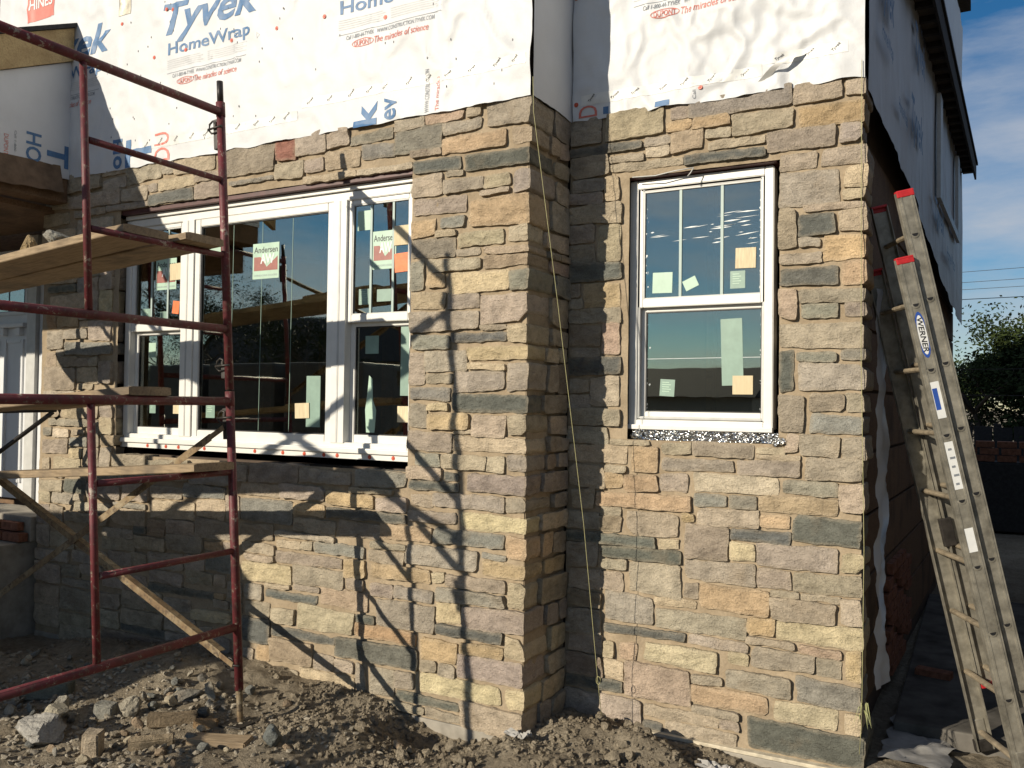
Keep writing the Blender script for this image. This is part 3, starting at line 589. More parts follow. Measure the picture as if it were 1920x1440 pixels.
# ---------------------------------------------------------------- house wrap
def wrinkle(x, z, s, amp):
    a = FB(x*2.1+s, z*2.1, s, 3); r1 = 1-abs(noise.fractal(Vector((x*3.3+s*3, z*2.6, s)), 1, 2, 3)); r2 = 1-abs(N3(x*9+z*5+s, z*8-x*4, s*2))
    f = N3(x*26+s, z*26, s)
    return amp*(.9*a+1.3*max(0, r1-.72)*2.2+.5*max(0, r2-.75)*1.6+.10*f)
wrap_b = lambda x, z: YB-.014-wrinkle(x, z, 3.3, .011+.008*sstep(-3.0, -2.2, x))
wrap_r = lambda x, z: YR-.014-wrinkle(x, z, 8.8, .014+.016*sstep(-1.7, -.9, x)*(1-sstep(-.62, -.52, x)))
def wrap_sheet(name, u0, u1, v0, v1, f, label, step=.02, edge=.012):
    nu, nv = int((u1-u0)/step), int((v1-v0)/step); V = []
    for j in range(nv+1):
        for i in range(nu+1):
            u = u0+(u1-u0)*i/nu; v = v0+(v1-v0)*j/nv
            if j == 0: v += edge*FB(u*5, 1.5, 2, 3)
            V.append(f(u, v))
    F = [(j*(nu+1)+i, j*(nu+1)+i+1, (j+1)*(nu+1)+i+1, (j+1)*(nu+1)+i) for j in range(nv) for i in range(nu)]
    o = mob(name, V, F, WRAP, None, True); tag(o, label, 'house wrap'); return o
hw_b = wrap_sheet('house_wrap', -6.6, XC+.004, 3.205, 5.9, lambda u, v: (u, wrap_b(u, v), v), 'white printed house wrap above the stone bay, in the sun behind the scaffold')
hw_t = wrap_sheet('house_wrap', YB-.012, YR-.01, 3.205, 5.9, lambda u, v: (XC+.014+.006*FB(u*3, v*2, 4, 3)*sstep(YB, YB+.06, u), u, v), 'shaded strip of house wrap on the return above the inner corner')
hw_r = wrap_sheet('house_wrap', XC+.02, XE, 3.205, 5.9, lambda u, v: (u, wrap_r(u, v), v), 'heavily creased sunlit house wrap above the set-back wall', .014)
# side wall wrap (shaded)
SA, SB = Vector((-.475, 4.34)), Vector((-.19, 11.0))
def side_pt(t, z, off=0.0):
    p = SA.lerp(SB, t); n = Vector((SB.y-SA.y, -(SB.x-SA.x))).normalized(); p = p+n*off; return (p.x, p.y, z)
def side_f(t, v):
    k = (v-0)                                             # v runs 0..1 from lower edge to top
    zb = 3.16-.56*sstep(0, 1, t)*1.0-.02*FB(t*14, 1, 1, 2)
    z = zb+(6.0-zb)*v
    return side_pt(t, z, .004+.022*FB(t*9, z*.35, 6, 4)+.006*N3(t*60, z*.8, 2))
hw_s = wrap_sheet('house_wrap', 0, 1, 0, 1, side_f, 'shaded blue-grey house wrap on the receding right side wall', .011, 0)

def text_mesh(body, mat, name, parent, x0, x1, z0, z1, surf, rot=0, shear=0.0, bold=0.0, lift=.0022, axis='front', mirror=False):
    """lettering fitted to a rectangle on a surface; rot in quarter turns"""
    cu = bpy.data.curves.new('txt', 'FONT'); cu.body = body; cu.shear = shear; cu.offset = bold; cu.resolution_u = 3
    t = bpy.data.objects.new('txt', cu); C.objects.link(t)
    dg = bpy.context.evaluated_depsgraph_get(); me = bpy.data.meshes.new_from_object(t.evaluated_get(dg))
    C.objects.unlink(t); bpy.data.objects.remove(t)
    bm = bmesh.new(); bm.from_mesh(me); bpy.data.meshes.remove(me)
    for v in bm.verts:
        x, y = v.co.x, v.co.y
        for _ in range(rot % 4): x, y = -y, x
        v.co = (x, y, 0)
    a0 = min(v.co.x for v in bm.verts); a1 = max(v.co.x for v in bm.verts); b0 = min(v.co.y for v in bm.verts); b1 = max(v.co.y for v in bm.verts)
    for v in bm.verts:
        v.co.x = x0+(x1-x0)*(v.co.x-a0)/(a1-a0); v.co.y = z0+(z1-z0)*(v.co.y-b0)/(b1-b0)
    if min(x1-x0, z1-z0) > .05:
        g = x0
        while g < x1:
            bmesh.ops.bisect_plane(bm, geom=bm.verts[:]+bm.edges[:]+bm.faces[:], plane_co=(g, 0, 0), plane_no=(1, 0, 0)); g += .02
        g = z0
        while g < z1:
            bmesh.ops.bisect_plane(bm, geom=bm.verts[:]+bm.edges[:]+bm.faces[:], plane_co=(0, g, 0), plane_no=(0, 1, 0)); g += .02
    for v in bm.verts:
        p = surf(v.co.x, v.co.y, lift); v.co = p
    if min(x1-x0, z1-z0) < .05 or len(body) < 2: return bmob(name, bm, mat, parent)
    todo = set(bm.verts)                                   # large print: one part for each letter
    while todo:
        st = [todo.pop()]; isl = set(st)
        while st:
            for e in st.pop().link_edges:
                for w in e.verts:
                    if w in todo: todo.discard(w); isl.add(w); st.append(w)
        vl = list(isl); ix = {v: i for i, v in enumerate(vl)}
        o = mob('printed_letter', [v.co.copy() for v in vl], [tuple(ix[v] for v in f.verts) for f in {f for v in vl for f in v.link_faces}], mat, parent)
    bm.free(); return o
SB_ = lambda x, z, l: (x, wrap_b(x, z)-l, z)
SR_ = lambda x, z, l: (x, wrap_r(x, z)-l, z)
def quadpatch(name, x0, x1, z0, z1, surf, mat, parent, lift=.0015, n=None, jag=0):
    n = n or max(2, int((x1-x0)/.02)); k = max(1, int((z1-z0)/.02)); V = []
    for j in range(k+1):
        for i in range(n+1):
            x = x0+(x1-x0)*i/n; z = z0+(z1-z0)*j/k
            if jag and j in (0, k): z += jag*N3(x*30, j*9.1, 2)
            V.append(surf(x, z, lift))
    return mob(name, V, [(j*(n+1)+i, j*(n+1)+i+1, (j+1)*(n+1)+i+1, (j+1)*(n+1)+i) for j in range(k) for i in range(n)], mat, parent, True)
def ring(name, cx, cz, rx, rz, surf, mat, parent, w=.004, n=30):
    V, F = [], []
    for i in range(n):
        t = 2*pi*i/n
        for s in (0, 1): V.append(surf(cx+(rx-w*s)*cos(t), cz+(rz-w*s)*sin(t), .0022))
    for i in range(n): F.append((2*i, 2*i+1, (2*i+3) % (2*n), (2*i+2) % (2*n)))
    return mob(name, V, F, mat, parent)
def brandset(x, dz, surf, parent, tyvek=True, homewrap=True):
    if tyvek: text_mesh('Tyvek', INK_B, 'printed_lettering', parent, x-.05, x+.82, 3.975+dz, 4.248+dz, surf, 0, .28, .022)
    if homewrap: text_mesh('HomeWrap', INK_B, 'printed_lettering', parent, x, x+.735, 3.880+dz, 3.983+dz, surf, 0, 0, .018)
    for i in range(5):
        quadpatch('printed_fine_print', x-.01, x+.30+.02*(i % 2), 3.866-.013*i+dz, 3.871-.013*i+dz, surf, INK_F, parent)
        quadpatch('printed_fine_print', x+.36, x+.70-.03*(i % 2), 3.866-.013*i+dz, 3.871-.013*i+dz, surf, INK_F, parent)
    quadpatch('printed_rule', x-.01, x+.70, 3.783+dz, 3.786+dz, surf, INK_G, parent)
    text_mesh('Call 1-800-44-TYVEK   WWW.CONSTRUCTION.TYVEK.COM', INK_G, 'printed_lettering', parent, x+.045, x+.655, 3.750+dz, 3.774+dz, surf, 0, .2, .006)
    ring('printed_oval', x+.165, 3.716+dz, .078, .024, surf, INK_R, parent)
    text_mesh('DUPONT', INK_R, 'printed_lettering', parent, x+.105, x+.225, 3.700+dz, 3.731+dz, surf, 0, 0, .012)
    text_mesh('The miracles of science', INK_R, 'printed_lettering', parent, x+.25, x+.62, 3.695+dz, 3.733+dz, surf, 0, .25, .004)
    cx, cz = x+.80, 3.885+dz
    ring('printed_mark', cx, cz, .016, .022, surf, INK_G, parent, .003, 3)
brandset(-4.69, 0, SB_, hw_b); brandset(-3.245, -.028, SB_, hw_b)
brandset(-6.10, 0.02, SB_, hw_b, True, True)
brandset(-1.62, -.01, SR_, hw_r, False, False); brandset(-1.62, .0, lambda x, z, l: SR_(x, z, l), hw_r, True, True) if False else None
text_mesh('k', INK_B, 'printed_lettering', hw_b, -3.131, -2.965, 3.200, 3.334, SB_, 1, 0, .03)
text_mesh('ev', INK_B, 'printed_lettering', hw_b, -2.915, -2.83, 3.212, 3.335, SB_, 1, 0, .02)
text_mesh('WWW.CONSTRUCTION', INK_G, 'printed_lettering', hw_b, -2.645, -2.615, 3.215, 3.45, SB_, 1, 0, .0)
text_mesh('The miracles', INK_R, 'printed_lettering', hw_b, -2.575, -2.55, 3.215, 3.40, SB_, 1, 0, .0)
text_mesh('o', INK_B, 'printed_lettering', hw_b, -5.23, -5.14, 3.216, 3.305, SB_, 1, 0, .03)
text_mesh('H', INK_B, 'printed_lettering', hw_b, -5.23, -5.14, 3.32, 3.42, SB_, 1, 0, .03)
text_mesh('T', INK_B, 'printed_lettering', hw_b, -5.10, -4.83, 3.21, 3.40, SB_, 1, 0, .03)
text_mesh('DU', INK_R, 'printed_lettering', hw_b, -4.80, -4.66, 3.214, 3.40, SB_, 1, 0, .0)
text_mesh('D', INK_R, 'printed_lettering', hw_r, -1.945, -1.835, 3.222, 3.285, SR_, 1, 0, .0)
quadpatch('printed_block', -1.80, -1.77, 3.225, 3.265, SR_, INK_B, hw_r); quadpatch('printed_block', -1.505, -1.425, 3.215, 3.245, SR_, INK_B, hw_r)
text_mesh('Call', INK_G, 'printed_lettering', hw_r, -1.30, -1.283, 3.225, 3.27, SR_, 1, 0, .0)
# lumber-yard shield printed at the upper left
quadpatch('printed_shield', -6.24, -5.92, 4.43, 4.66, SB_, INK_R, hw_b, .0018); text_mesh('HINES', WPRINT, 'printed_lettering', hw_b, -6.215, -5.945, 4.52, 4.60, SB_, 0, 0, .02, .004)
quadpatch('foil_strip', -5.20, -5.08, 4.27, 4.9, SB_, ALU, hw_b, .003)
# seam tape along the lower edge with its small repeated marks
def tape(x0, x1, z, surf, parent, w=.055, slope=0.0, step=.135, rot=.7):
    quadpatch('seam_tape', x0, x1, z-w/2, z+w/2, surf, TAPE, parent, .0014, jag=.003)
    x = x0+.05
    while x < x1-.06:
        L = .055*random.uniform(.8, 1.1); a = rot+random.uniform(-.12, .12); ca, sa = cos(a), sin(a); x_, z_ = x, z-.018
        rotf = lambda X, Z, l, x_=x_, z_=z_, ca=ca, sa=sa: surf(x_+(X*ca-Z*sa), z_+(X*sa+Z*ca), l)
        text_mesh('Tyvek', INK_K, 'printed_mark', parent, 0, L, 0, .017, rotf, 0, .2, .01, .003)
        x += step*random.uniform(.85, 1.2)
tape(-4.95, -3.55, 3.335, SB_, hw_b); tape(-3.52, -2.02, 3.40, SB_, hw_b); tape(-1.93, -.95, 3.315, SR_, hw_r); tape(-.93, -.55, 3.36, SR_, hw_r)
def vtape(y0, y1, x, parent):
    pass
# staples and red cap nails
def cap(x, z, surf, parent, r=.013):
    bm = bmesh.new(); p = Vector(surf(x, z, .001)); d = Vector((0, -1, 0))
    bm_tube(bm, p, p+d*.003, r, 16, r*.9); bm_tube(bm, p+d*.003, p+d*.005, r*.45, 10, r*.3)
    return bmob('nail_cap', bm, CAPM, parent)
for (x, z) in ((-5.16, 4.21), (-4.71, 4.215), (-4.665, 4.21), (-4.83, 3.92), (-4.52, 3.91), (-4.12, 3.90), (-3.74, 3.90), (-3.36, 3.89), (-2.925, 3.80), (-2.45, 3.96)): cap(x, z, SB_, hw_b)
for (x, z) in ((-1.96, 3.30), (-1.965, 3.895), (-1.26, 3.28)): cap(x, z, SR_, hw_r)
rs = random.Random(8)
bm = bmesh.new()
for i in range(60):
    x, z = rs.uniform(-5.3, -2.1), rs.uniform(3.3, 4.3); p = Vector(SB_(x, z, .001)); bm_box(bm, p.x-.0015, p.x+.0015, p.y-.002, p.y, p.z-.006, p.z+.006)
tag(bmob('staples', bm, INK_K, hw_b), kind='stuff')
# loose flap and curled tape on the right sheet
def flap(pts, w, mat, parent, name):
    V, F = [], []
    for i, (x, y, z) in enumerate(pts):
        V += [(x-w/2+.02*N3(i, 3, 1), y, z), (x+w/2, y-.012*N3(i*1.7, 1, 2)-.004, z+.01)]
    F = [(2*i, 2*i+1, 2*i+3, 2*i+2) for i in range(len(pts)-1)]
    return mob(name, V, F, mat, parent, True)
flap([(-.78-.03*i, YR-.035-.035*sin(i*.7), 3.36-.018*i) for i in range(7)], .06, TAPE, hw_r, 'loose_tape')

SS_ = lambda t, z, l: side_pt(t, z, .034+l)
for (t0, t1, z0, z1, tx_) in ((.03, .10, 3.62, 3.92, 'Tyvek'), (.035, .095, 3.48, 3.58, 'HomeWrap'), (.22, .32, 3.30, 3.62, 'Tyvek'), (.25, .34, 3.85, 4.15, 'Tyvek'), (.45, .58, 3.05, 3.3, 'Tyvek'), (.13, .19, 3.30, 3.40, 'HomeWrap'), (.62, .76, 2.95, 3.1, 'HomeWrap')):
    text_mesh(tx_, INK_B, 'printed_lettering', hw_s, t0, t1, z0, z1, SS_, 0, .2, .02)

# ---------------------------------------------------------------- windows
def frame_rect(name, x0, x1, z0, z1, y0, y1, w, mat, parent, bev=.003, wt=None, wb=None):
    """four mitred members of a rectangular frame joined into one frame"""
    wt = w if wt is None else wt; wb = w if wb is None else wb
    bm = bmesh.new()
    for (a, b, c, d) in ((x0, x0+w, z0, z1), (x1-w, x1, z0, z1), (x0+w, x1-w, z1-wt, z1), (x0+w, x1-w, z0, z0+wb)):
        b2 = bmesh.new(); bm_box(b2, a, b, y0, y1, c, d); bmesh.ops.recalc_face_normals(b2, faces=b2.faces)
        bmesh.ops.bevel(b2, geom=b2.edges[:], offset=bev, segments=2, affect='EDGES'); me = bpy.data.meshes.new('t'); b2.to_mesh(me); b2.free(); bm.from_mesh(me); bpy.data.meshes.remove(me)
    return bmob(name, bm, mat, parent)
def pane(x0, x1, z0, z1, y, parent): return box('pane', x0, x1, y, y+.006, z0, z1, GLASS, parent)
def sticker(nm, x0, x1, z0, z1, y, mat, parent, rot=0.0, th=.0012):
    M = Matrix.Translation(((x0+x1)/2, y, (z0+z1)/2)) @ Matrix.Rotation(rot, 4, 'Y')
    return box(nm, -(x1-x0)/2, (x1-x0)/2, -th, 0, -(z1-z0)/2, (z1-z0)/2, mat, parent, 0, M)
def flatsurf(y): return lambda x, z, l: (x, y-l, z)
def maker_label(x0, x1, z0, z1, y, parent):
    s = sticker('maker_label', x0, x1, z0, z1, y, GREENLBL, parent); w, h = x1-x0, z1-z0; f = flatsurf(y-.0012)
    text_mesh('Andersen', INK_K, 'printed_lettering', s, x0+.05*w, x1-.05*w, z1-.27*h, z1-.10*h, f, 0, 0, .01, .0006)
    zc0, zc1 = z0+.24*h, z0+.66*h
    def tri(pts, mat, l): return mob('printed_emblem', [f(x0+a*w, z0+b*h, l) for a, b in pts], [tuple(range(len(pts)))], mat, s)
    tri([(.05, .23), (.05, .62), (.30, .62), (.62, .23)][::1], INK_D, .0006)
    tri([(.40, .23), (.95, .23), (.95, .62)], INK_D, .0007)
    text_mesh('AW', WPRINT, 'printed_lettering', s, x0+.30*w, x0+.82*w, z0+.42*h, z0+.70*h, f, 0, 0, .02, .0012)
    text_mesh('WINDOWS DOORS', INK_G, 'printed_lettering', s, x0+.06*w, x1-.06*w, z0+.07*h, z0+.12*h, f, 0, 0, 0, .0006)
def info_label(x0, x1, z0, z1, y, parent, rot=0.0):
    sticker('info_label', x0, x1, z0, z1, y, DGREENLBL, parent, rot)
    for i in range(5): sticker('printed_line', x0+.012, x1-.03+.01*(i % 2), z1-.018-.012*i, z1-.014-.012*i, y-.0013, GREENLBL, parent, rot, .0004)
def double_hung(x0, x1, z0, z1, zm, y, parent, munt):
    """upper sash in front, lower sash behind; zm = meeting rail height"""
    up = frame_rect('upper_sash', x0, x1, zm, z1, y, y+.032, .030, VINYL, parent, wb=.045)
    pane(x0+.030, x1-.030, zm+.045, z1-.030, y+.014, up)
    frame_rect('glazing_bead', x0+.029, x1-.029, zm+.044, z1-.029, y+.004, y+.013, .008, VGREY, up, .001)
    for mx_ in munt: box('muntin', mx_-.008, mx_+.008, y+.008, y+.0138, zm+.045, z1-.03, TEAL, up, .002)
    lo = frame_rect('lower_sash', x0, x1, z0, zm+.012, y+.036, y+.068, .034, VINYL, parent, wb=.055)
    pane(x0+.034, x1-.034, z0+.055, zm-.022, y+.050, lo)
    frame_rect('glazing_gasket', x0+.033, x1-.033, z0+.054, zm-.021, y+.043, y+.049, .007, SEAL, lo, .001)
    return up, lo

TEAL = simple('glass_tinted_bars', (.36, .45, .42), .5, .05, 10, 0)  # bars sit in front; the tint of glass over them is painted
# single window
w2 = empty('window', (-1.29, YR+.05, 1.53), 'white double-hung window with two vertical bars in the upper sash, set in the right stone wall', 'window')
y2 = YR+.055
frame_rect('frame', -1.665, -.905, 1.532, 2.855, y2, y2+.10, .045, VINYL, w2, .004, wb=.04)
frame_rect('frame_stop', -1.622, -.948, 1.575, 2.812, y2+.012, y2+.09, .014, VGREY, w2, .003)
box('sill_nose', -1.668, -.902, y2-.022, y2+.02, 1.520, 1.545, VINYL, w2, .004)
double_hung(-1.622, -.938, 1.560, 2.826, 2.172, y2+.012, w2, (-1.39, -1.17))
gy2, gl2 = y2+.012+.0138, y2+.012+.0498
sticker('shim_square', -1.100, -.997, 2.352, 2.456, gy2, SHIM, w2, .02, .006)
sticker('blank_label', -1.543, -1.434, 2.247, 2.357, gy2, GREENLBL, w2, .02)
sticker('blank_label', -1.372, -1.298, 2.262, 2.318, gy2, GREENLBL, w2, -.42)
info_label(-1.127, -1.051, 2.251, 2.341, gy2, w2)
sticker('long_label', -1.180, -1.069, 1.756, 2.101, gl2, DGREENLBL, w2, -.03)
sticker('shim_square', -1.119, -1.016, 1.710, 1.806, gl2-.0014, SHIM, w2, 0, .006)
info_label(-1.509, -1.428, 1.698, 1.788, gl2, w2, .06)
box('head_flashing', -1.66, -.885, YR+.012, YR+.15, 2.860, 2.884, FLASH, w2, .003)
polytube('wire_tie', [(-1.63, YR-.01, 2.862), (-1.5, YR-.014, 2.855), (-1.4, YR-.012, 2.868), (-1.3, YR-.016, 2.872)], .003, VGREY, w2, 6)
polytube('wire_tie', [(-1.295, YR-.016, 2.872), (-1.31, YR-.02, 2.845), (-1.325, YR-.02, 2.83)], .003, VGREY, w2, 6)
# crinkled foil flashing left under the single window
bm = bmesh.new(); n, k = 70, 6; V = []
for j in range(k+1):
    for i in range(n+1):
        x = -1.60+.765*i/n; z = 1.466+.052*j/k
        V.append(bm.verts.new((x, YR+.035-.02*j/k*0+.016*N3(x*24, z*40, 3)+.006*N3(x*70, z*80, 1), z+.004*N3(x*30, 3, j))))
for j in range(k):
    for i in range(n): bm.faces.new((V[j*(n+1)+i], V[j*(n+1)+i+1], V[(j+1)*(n+1)+i+1], V[(j+1)*(n+1)+i]))
ft = tag(bmob('foil_flashing', bm, FOIL), 'crinkled silver foil flashing in the slot under the single window', 'flashing')
bm = bmesh.new()
res = lump(bm, (-.86, YR+.01, 1.485), .032, 4.2, 3, (1, .5, 1.1), .6); bmob('foil_crumple', bm, FOIL, ft)
bm = bmesh.new(); lump(bm, (-1.60, YR+.012, 1.49), .028, 9.2, 3, (1, .6, 1), .6); bmob('foil_crumple', bm, FOIL, ft)

rr_ = random.Random(3)
for i in range(26):  # flat pale slivers drawn as highlights on the film
    x, z, L = rr_.uniform(-1.57, -1.02), rr_.gauss(2.56, .045), rr_.uniform(.015, .13)
    x = min(x, -.98-L); y_ = gy2-.0006; tl = L*rr_.uniform(.0, .12); hgt = rr_.uniform(.0012, .004)
    mob('film_streak', [(x, y_, z), (x+L*.5, y_, z+tl*.5-hgt), (x+L, y_, z+tl), (x+L*.5, y_, z+tl*.5+hgt)], [(0, 1, 2, 3)], FILM, w2)
for i in range(60):
    e = rr_.random(); up_ = rr_.random() < .6
    x = rr_.choice((-1.585, -.972))+rr_.uniform(-.006, .02 if e < .5 else .004); z = rr_.uniform(2.24, 2.75) if up_ else rr_.uniform(1.63, 2.14); y_ = (gy2 if up_ else gl2)-.0006; q = rr_.uniform(.0015, .006)
    x = max(-1.588, min(-.975, x)) if up_ else max(-1.583, min(-.978, x))
    mob('film_streak', [(x-q, y_, z), (x, y_, z-q*1.6), (x+q, y_, z+q*.4), (x, y_, z+q*1.2)], [(0, 1, 2, 3)], FILM, w2)
sticker('film_streak', -1.585, -.975, 1.898, 1.9005, gl2-.0006, FILM, w2, -.004, .0004)

# triple window
w1 = empty('window', (-3.95, YB+.06, 1.33), 'wide white triple window with fixed centre pane and sashes either side, in the bay', 'window')
y1 = YB+.065
frame_rect('frame', -5.175, -2.735, 1.360, 2.868, y1, y1+.10, .05, VINYL, w1, .004)
for (a, b) in ((-4.615, -4.505), (-3.335, -3.235)):
    box('mullion', a, b, y1-.006, y1+.1, 1.405, 2.822, VINYL, w1, .004); box('mullion_groove', (a+b)/2-.006, (a+b)/2+.006, y1-.0085, y1-.004, 1.41, 2.82, VGREY, w1)
box('sill_nose', -5.19, -2.74, y1-.03, y1+.02, 1.352, 1.382, VINYL, w1, .005)
nf = box('nailing_fin', -5.178, -2.70, y1-.012, y1-.006, 1.318, 1.351, VINYL, w1, .001)
for x in (-4.90, -4.72, -4.60, -4.36, -3.92, -3.69, -3.52, -3.37, -3.27, -3.035, -2.87, -2.735): 
    bm = bmesh.new(); p = Vector((x, y1-.012, 1.334)); bm_tube(bm, p, p+Vector((0, -.003, 0)), .0125, 16, .011); bm_tube(bm, p+Vector((0, -.003, 0)), p+Vector((0, -.005, 0)), .006, 10, .004); bmob('nail_cap', bm, CAPM, nf)
double_hung(-5.125, -4.615, 1.400, 2.820, 2.105, y1+.012, w1, (-4.935, -4.775))
double_hung(-3.235, -2.775, 1.400, 2.820, 2.105, y1+.012, w1, (-3.075, -2.918))
cs = frame_rect('centre_sash', -4.505, -3.335, 1.400, 2.822, y1+.006, y1+.05, .050, VINYL, w1, .004)
pane(-4.455, -3.385, 1.45, 2.772, y1+.026, cs); frame_rect('glazing_gasket', -4.456, -3.384, 1.449, 2.773, y1+.018, y1+.025, .008, SEAL, cs, .001)
g1, gu, gl = y1+.0258, y1+.0258, y1+.0618
maker_label(-4.006, -3.786, 2.403, 2.625, g1, w1)
maker_label(-4.901, -4.70, 2.381, 2.590, gu, w1); sticker('shim_square', -4.755, -4.648, 2.440, 2.551, gu-.0016, SHIM, w1, -.03, .006)
sticker('orange_flag', -4.725, -4.662, 2.215, 2.300, gu-.0016, ORANGE, w1, .12, .004); info_label(-5.03, -4.95, 2.17, 2.26, gu, w1)
sticker('blank_label', -4.85, -4.77, 2.17, 2.235, gu, DGREENLBL, w1)
sticker('long_label', -3.546, -3.438, 1.492, 1.797, g1, DGREENLBL, w1); sticker('shim_square', -3.629, -3.518, 1.543, 1.634, g1-.0014, SHIM, w1, -.04, .006)
info_label(-4.395, -4.315, 1.53, 1.635, g1, w1); sticker('blank_label', -4.40, -4.28, 2.59, 2.66, g1, GREENLBL, w1)
sticker('blank_label', -3.178, -3.082, 2.638, 2.752, gu, GREENLBL, w1)
maker_label(-3.067, -2.90, 2.405, 2.624, gu, w1); sticker('shim_square', -2.911, -2.808, 2.532, 2.643, gu-.0016, SHIM, w1, 0, .006)
sticker('orange_flag', -2.906, -2.808, 2.380, 2.487, gu-.0016, ORANGE, w1, -.05, .004)
info_label(-3.161, -3.083, 2.207, 2.298, gu, w1); sticker('blank_label', -3.03, -2.93, 2.22, 2.29, gu, DGREENLBL, w1)
sticker('blank_label', -3.135, -3.040, 1.925, 2.029, gl, DGREENLBL, w1); sticker('shim_square', -2.896, -2.815, 1.534, 1.625, gl-.0014, SHIM, w1, 0, .006)
sticker('long_label', -2.883, -2.812, 1.684, 2.075, gl, DGREENLBL, w1)
sticker('blank_label', -5.00, -4.93, 1.93, 2.03, gl, GREENLBL, w1); info_label(-4.98, -4.92, 1.55, 1.65, gl, w1)
sticker('shim_square', -4.74, -4.66, 1.55, 1.66, gl-.0014, SHIM, w1, 0, .006)
bm = bmesh.new()
pts = [(-3.12, 1.47), (-3.06, 1.47), (-3.05, 1.60), (-3.075, 1.66), (-3.08, 1.78), (-3.105, 1.80), (-3.115, 1.70), (-3.13, 1.60)]
mob('torn_label', [(x, gl-.001, z) for x, z in pts], [tuple(range(len(pts)))], GREENLBL, w1)
for (a, y_, za, zb) in ((-4.18, g1, 1.46, 2.76), (-3.93, g1, 1.46, 2.76), (-3.68, g1, 1.46, 2.76)):
    sticker('film_edge', a-.0015, a+.0015, za, zb, y_, DGREENLBL, w1, .006, .0006)
box('head_flashing', -5.16, -2.738, YB+.012, YB+.15, 2.900, 2.930, FLASH, w1, .003)
box('head_trim', -5.17, -2.74, YB+.05, YB+.15, 2.872, 2.898, VINYL, w1, .003)

# ---------------------------------------------------------------- front door and porch at the left
dr = empty('front_door', (-7.0, 4.2, .8), 'white panelled front door with small panes at the left edge', 'door')
yd = 4.22
box('leaf', -7.6, -6.74, yd, yd+.05, .82, 2.86, DOORW, dr, .004)
for (a, b) in ((-7.45, -7.18), (-7.10, -6.84)): frame_rect('panel_moulding', a, b, .95, 2.12, yd-.012, yd+.004, .03, DOORW, dr, .004)
box('ledge', -7.55, -6.79, yd-.05, yd+.002, 2.215, 2.25, DOORW, dr, .006)
for x in (-7.36, -7.10, -6.88): box('dentil', x-.03, x+.03, yd-.04, yd+.002, 2.15, 2.214, DOORW, dr, .006)
lt = frame_rect('lite_frame', -7.5, -6.80, 2.32, 2.78, yd-.012, yd+.004, .03, DOORW, dr, .003)
for i in range(3): box('pane', -7.465+i*.212, -7.275+i*.212, yd-.006, yd-.002, 2.355, 2.745, GLASS, lt)
SKYG = simple('door_glass_backing', (.05, .075, .12), .2, .2, 3, 0)
box('lite_backing', -7.47, -6.83, yd-.0015, yd+.0015, 2.35, 2.75, SKYG, lt)
df = empty('door_casing', (-6.5, 4.2, .8), 'white door casing and sidelight trim between the door and the stone', 'door frame')
box('jamb', -6.735, -6.62, yd-.05, yd+.08, .80, 2.95, VGREY, df, .004); box('side_trim', -6.615, -6.05, yd-.02, yd+.06, .80, 2.95, DOORW, df, .004)
frame_rect('side_panel', -6.57, -6.30, .90, 2.15, yd-.034, yd-.018, .03, DOORW, df, .004)
pw = empty('porch_wall', (-7, 4.4, .8), 'dim boarded wall of the porch above the front door', 'wall')
box('board', -8.5, -6.02, 4.30, 4.36, .0, 6.1, DWOOD, pw)
ps = empty('porch_slab', (-7, 3.4, 0), 'poured concrete porch slab with a brick edge beside the bay', 'porch')
box('slab', -9.0, -6.06, 2.15, 4.28, -.3, .60, CONC, ps, .012)
box('slab_top', -9.0, -6.03, 3.80, 4.19, .60, .78, CONC, ps, .012)
for i in range(14): box('brick', -6.24-.215*i, -6.04-.215*i, 3.72, 3.79, .605, .668, BRICKM, ps, .006)
for i in range(14): box('brick', -6.30-.215*i, -6.10-.215*i, 3.745, 3.795, .678, .74, BRICKM, ps, .006)
# porch roof: beam, wrapped cheek and sloping rake
XP = -5.70
pr = empty('porch_roof', (-7, 3.0, 3.0), 'unfinished porch roof with plywood rake, wrapped cheek and brown beam at the upper left', 'porch roof')
def slab3(name, pts, x0, x1, mat, parent):
    n = len(pts); V = [(x0, y, z) for y, z in pts]+[(x1, y, z) for y, z in pts]
    F = [tuple(range(n))[::-1], tuple(range(n, 2*n))]+[(i, (i+1) % n, n+(i+1) % n, n+i) for i in range(n)]
    return mob(name, V, F, mat, parent)
RK = lambda y: 4.285-.47*(3.81-y)                       # rake line: falls towards the street
box('beam', XP-.18, XP-.012, 2.2, 3.81, 3.03, 3.235, DWOOD, pr, .006)
box('ceiling', -8.8, XP-.19, 2.2, 4.18, 2.98, 3.02, DWOOD, pr)
box('front_beam', -8.8, XP-.19, 2.2, 2.36, 2.80, 3.1, DWOOD, pr, .006)
slab3('cheek', [(3.812, 3.20), (3.812, RK(3.812)-.24), (2.2, RK(2.2)-.24), (2.2, 3.20)], XP-.03, XP, WRAP, pr)
slab3('rake_board', [(3.806, RK(3.806)-.235), (3.806, RK(3.806)), (2.02, RK(2.02)), (2.02, RK(2.02)-.235)], XP-.02, XP+.028, PLY, pr)
slab3('roof_deck', [(3.81, RK(3.81)+.004), (3.81, RK(3.81)+.035), (1.95, RK(1.95)+.035), (1.95, RK(1.95)+.004)], -8.8, XP+.05, SHINGLE, pr)
SC_ = lambda y, z, l: (XP+l, y, z)
text_mesh('HO', INK_B, 'printed_lettering', pr, 3.49, 3.60, 3.26, 3.46, SC_, 3, 0, .02)
text_mesh('T', INK_B, 'printed_lettering', pr, 3.64, 3.80, 3.27, 3.43, SC_, 3, 0, .03)
text_mesh('DUPONT', INK_R, 'printed_lettering', pr, 3.34, 3.37, 3.26, 3.40, SC_, 3, 0, 0)
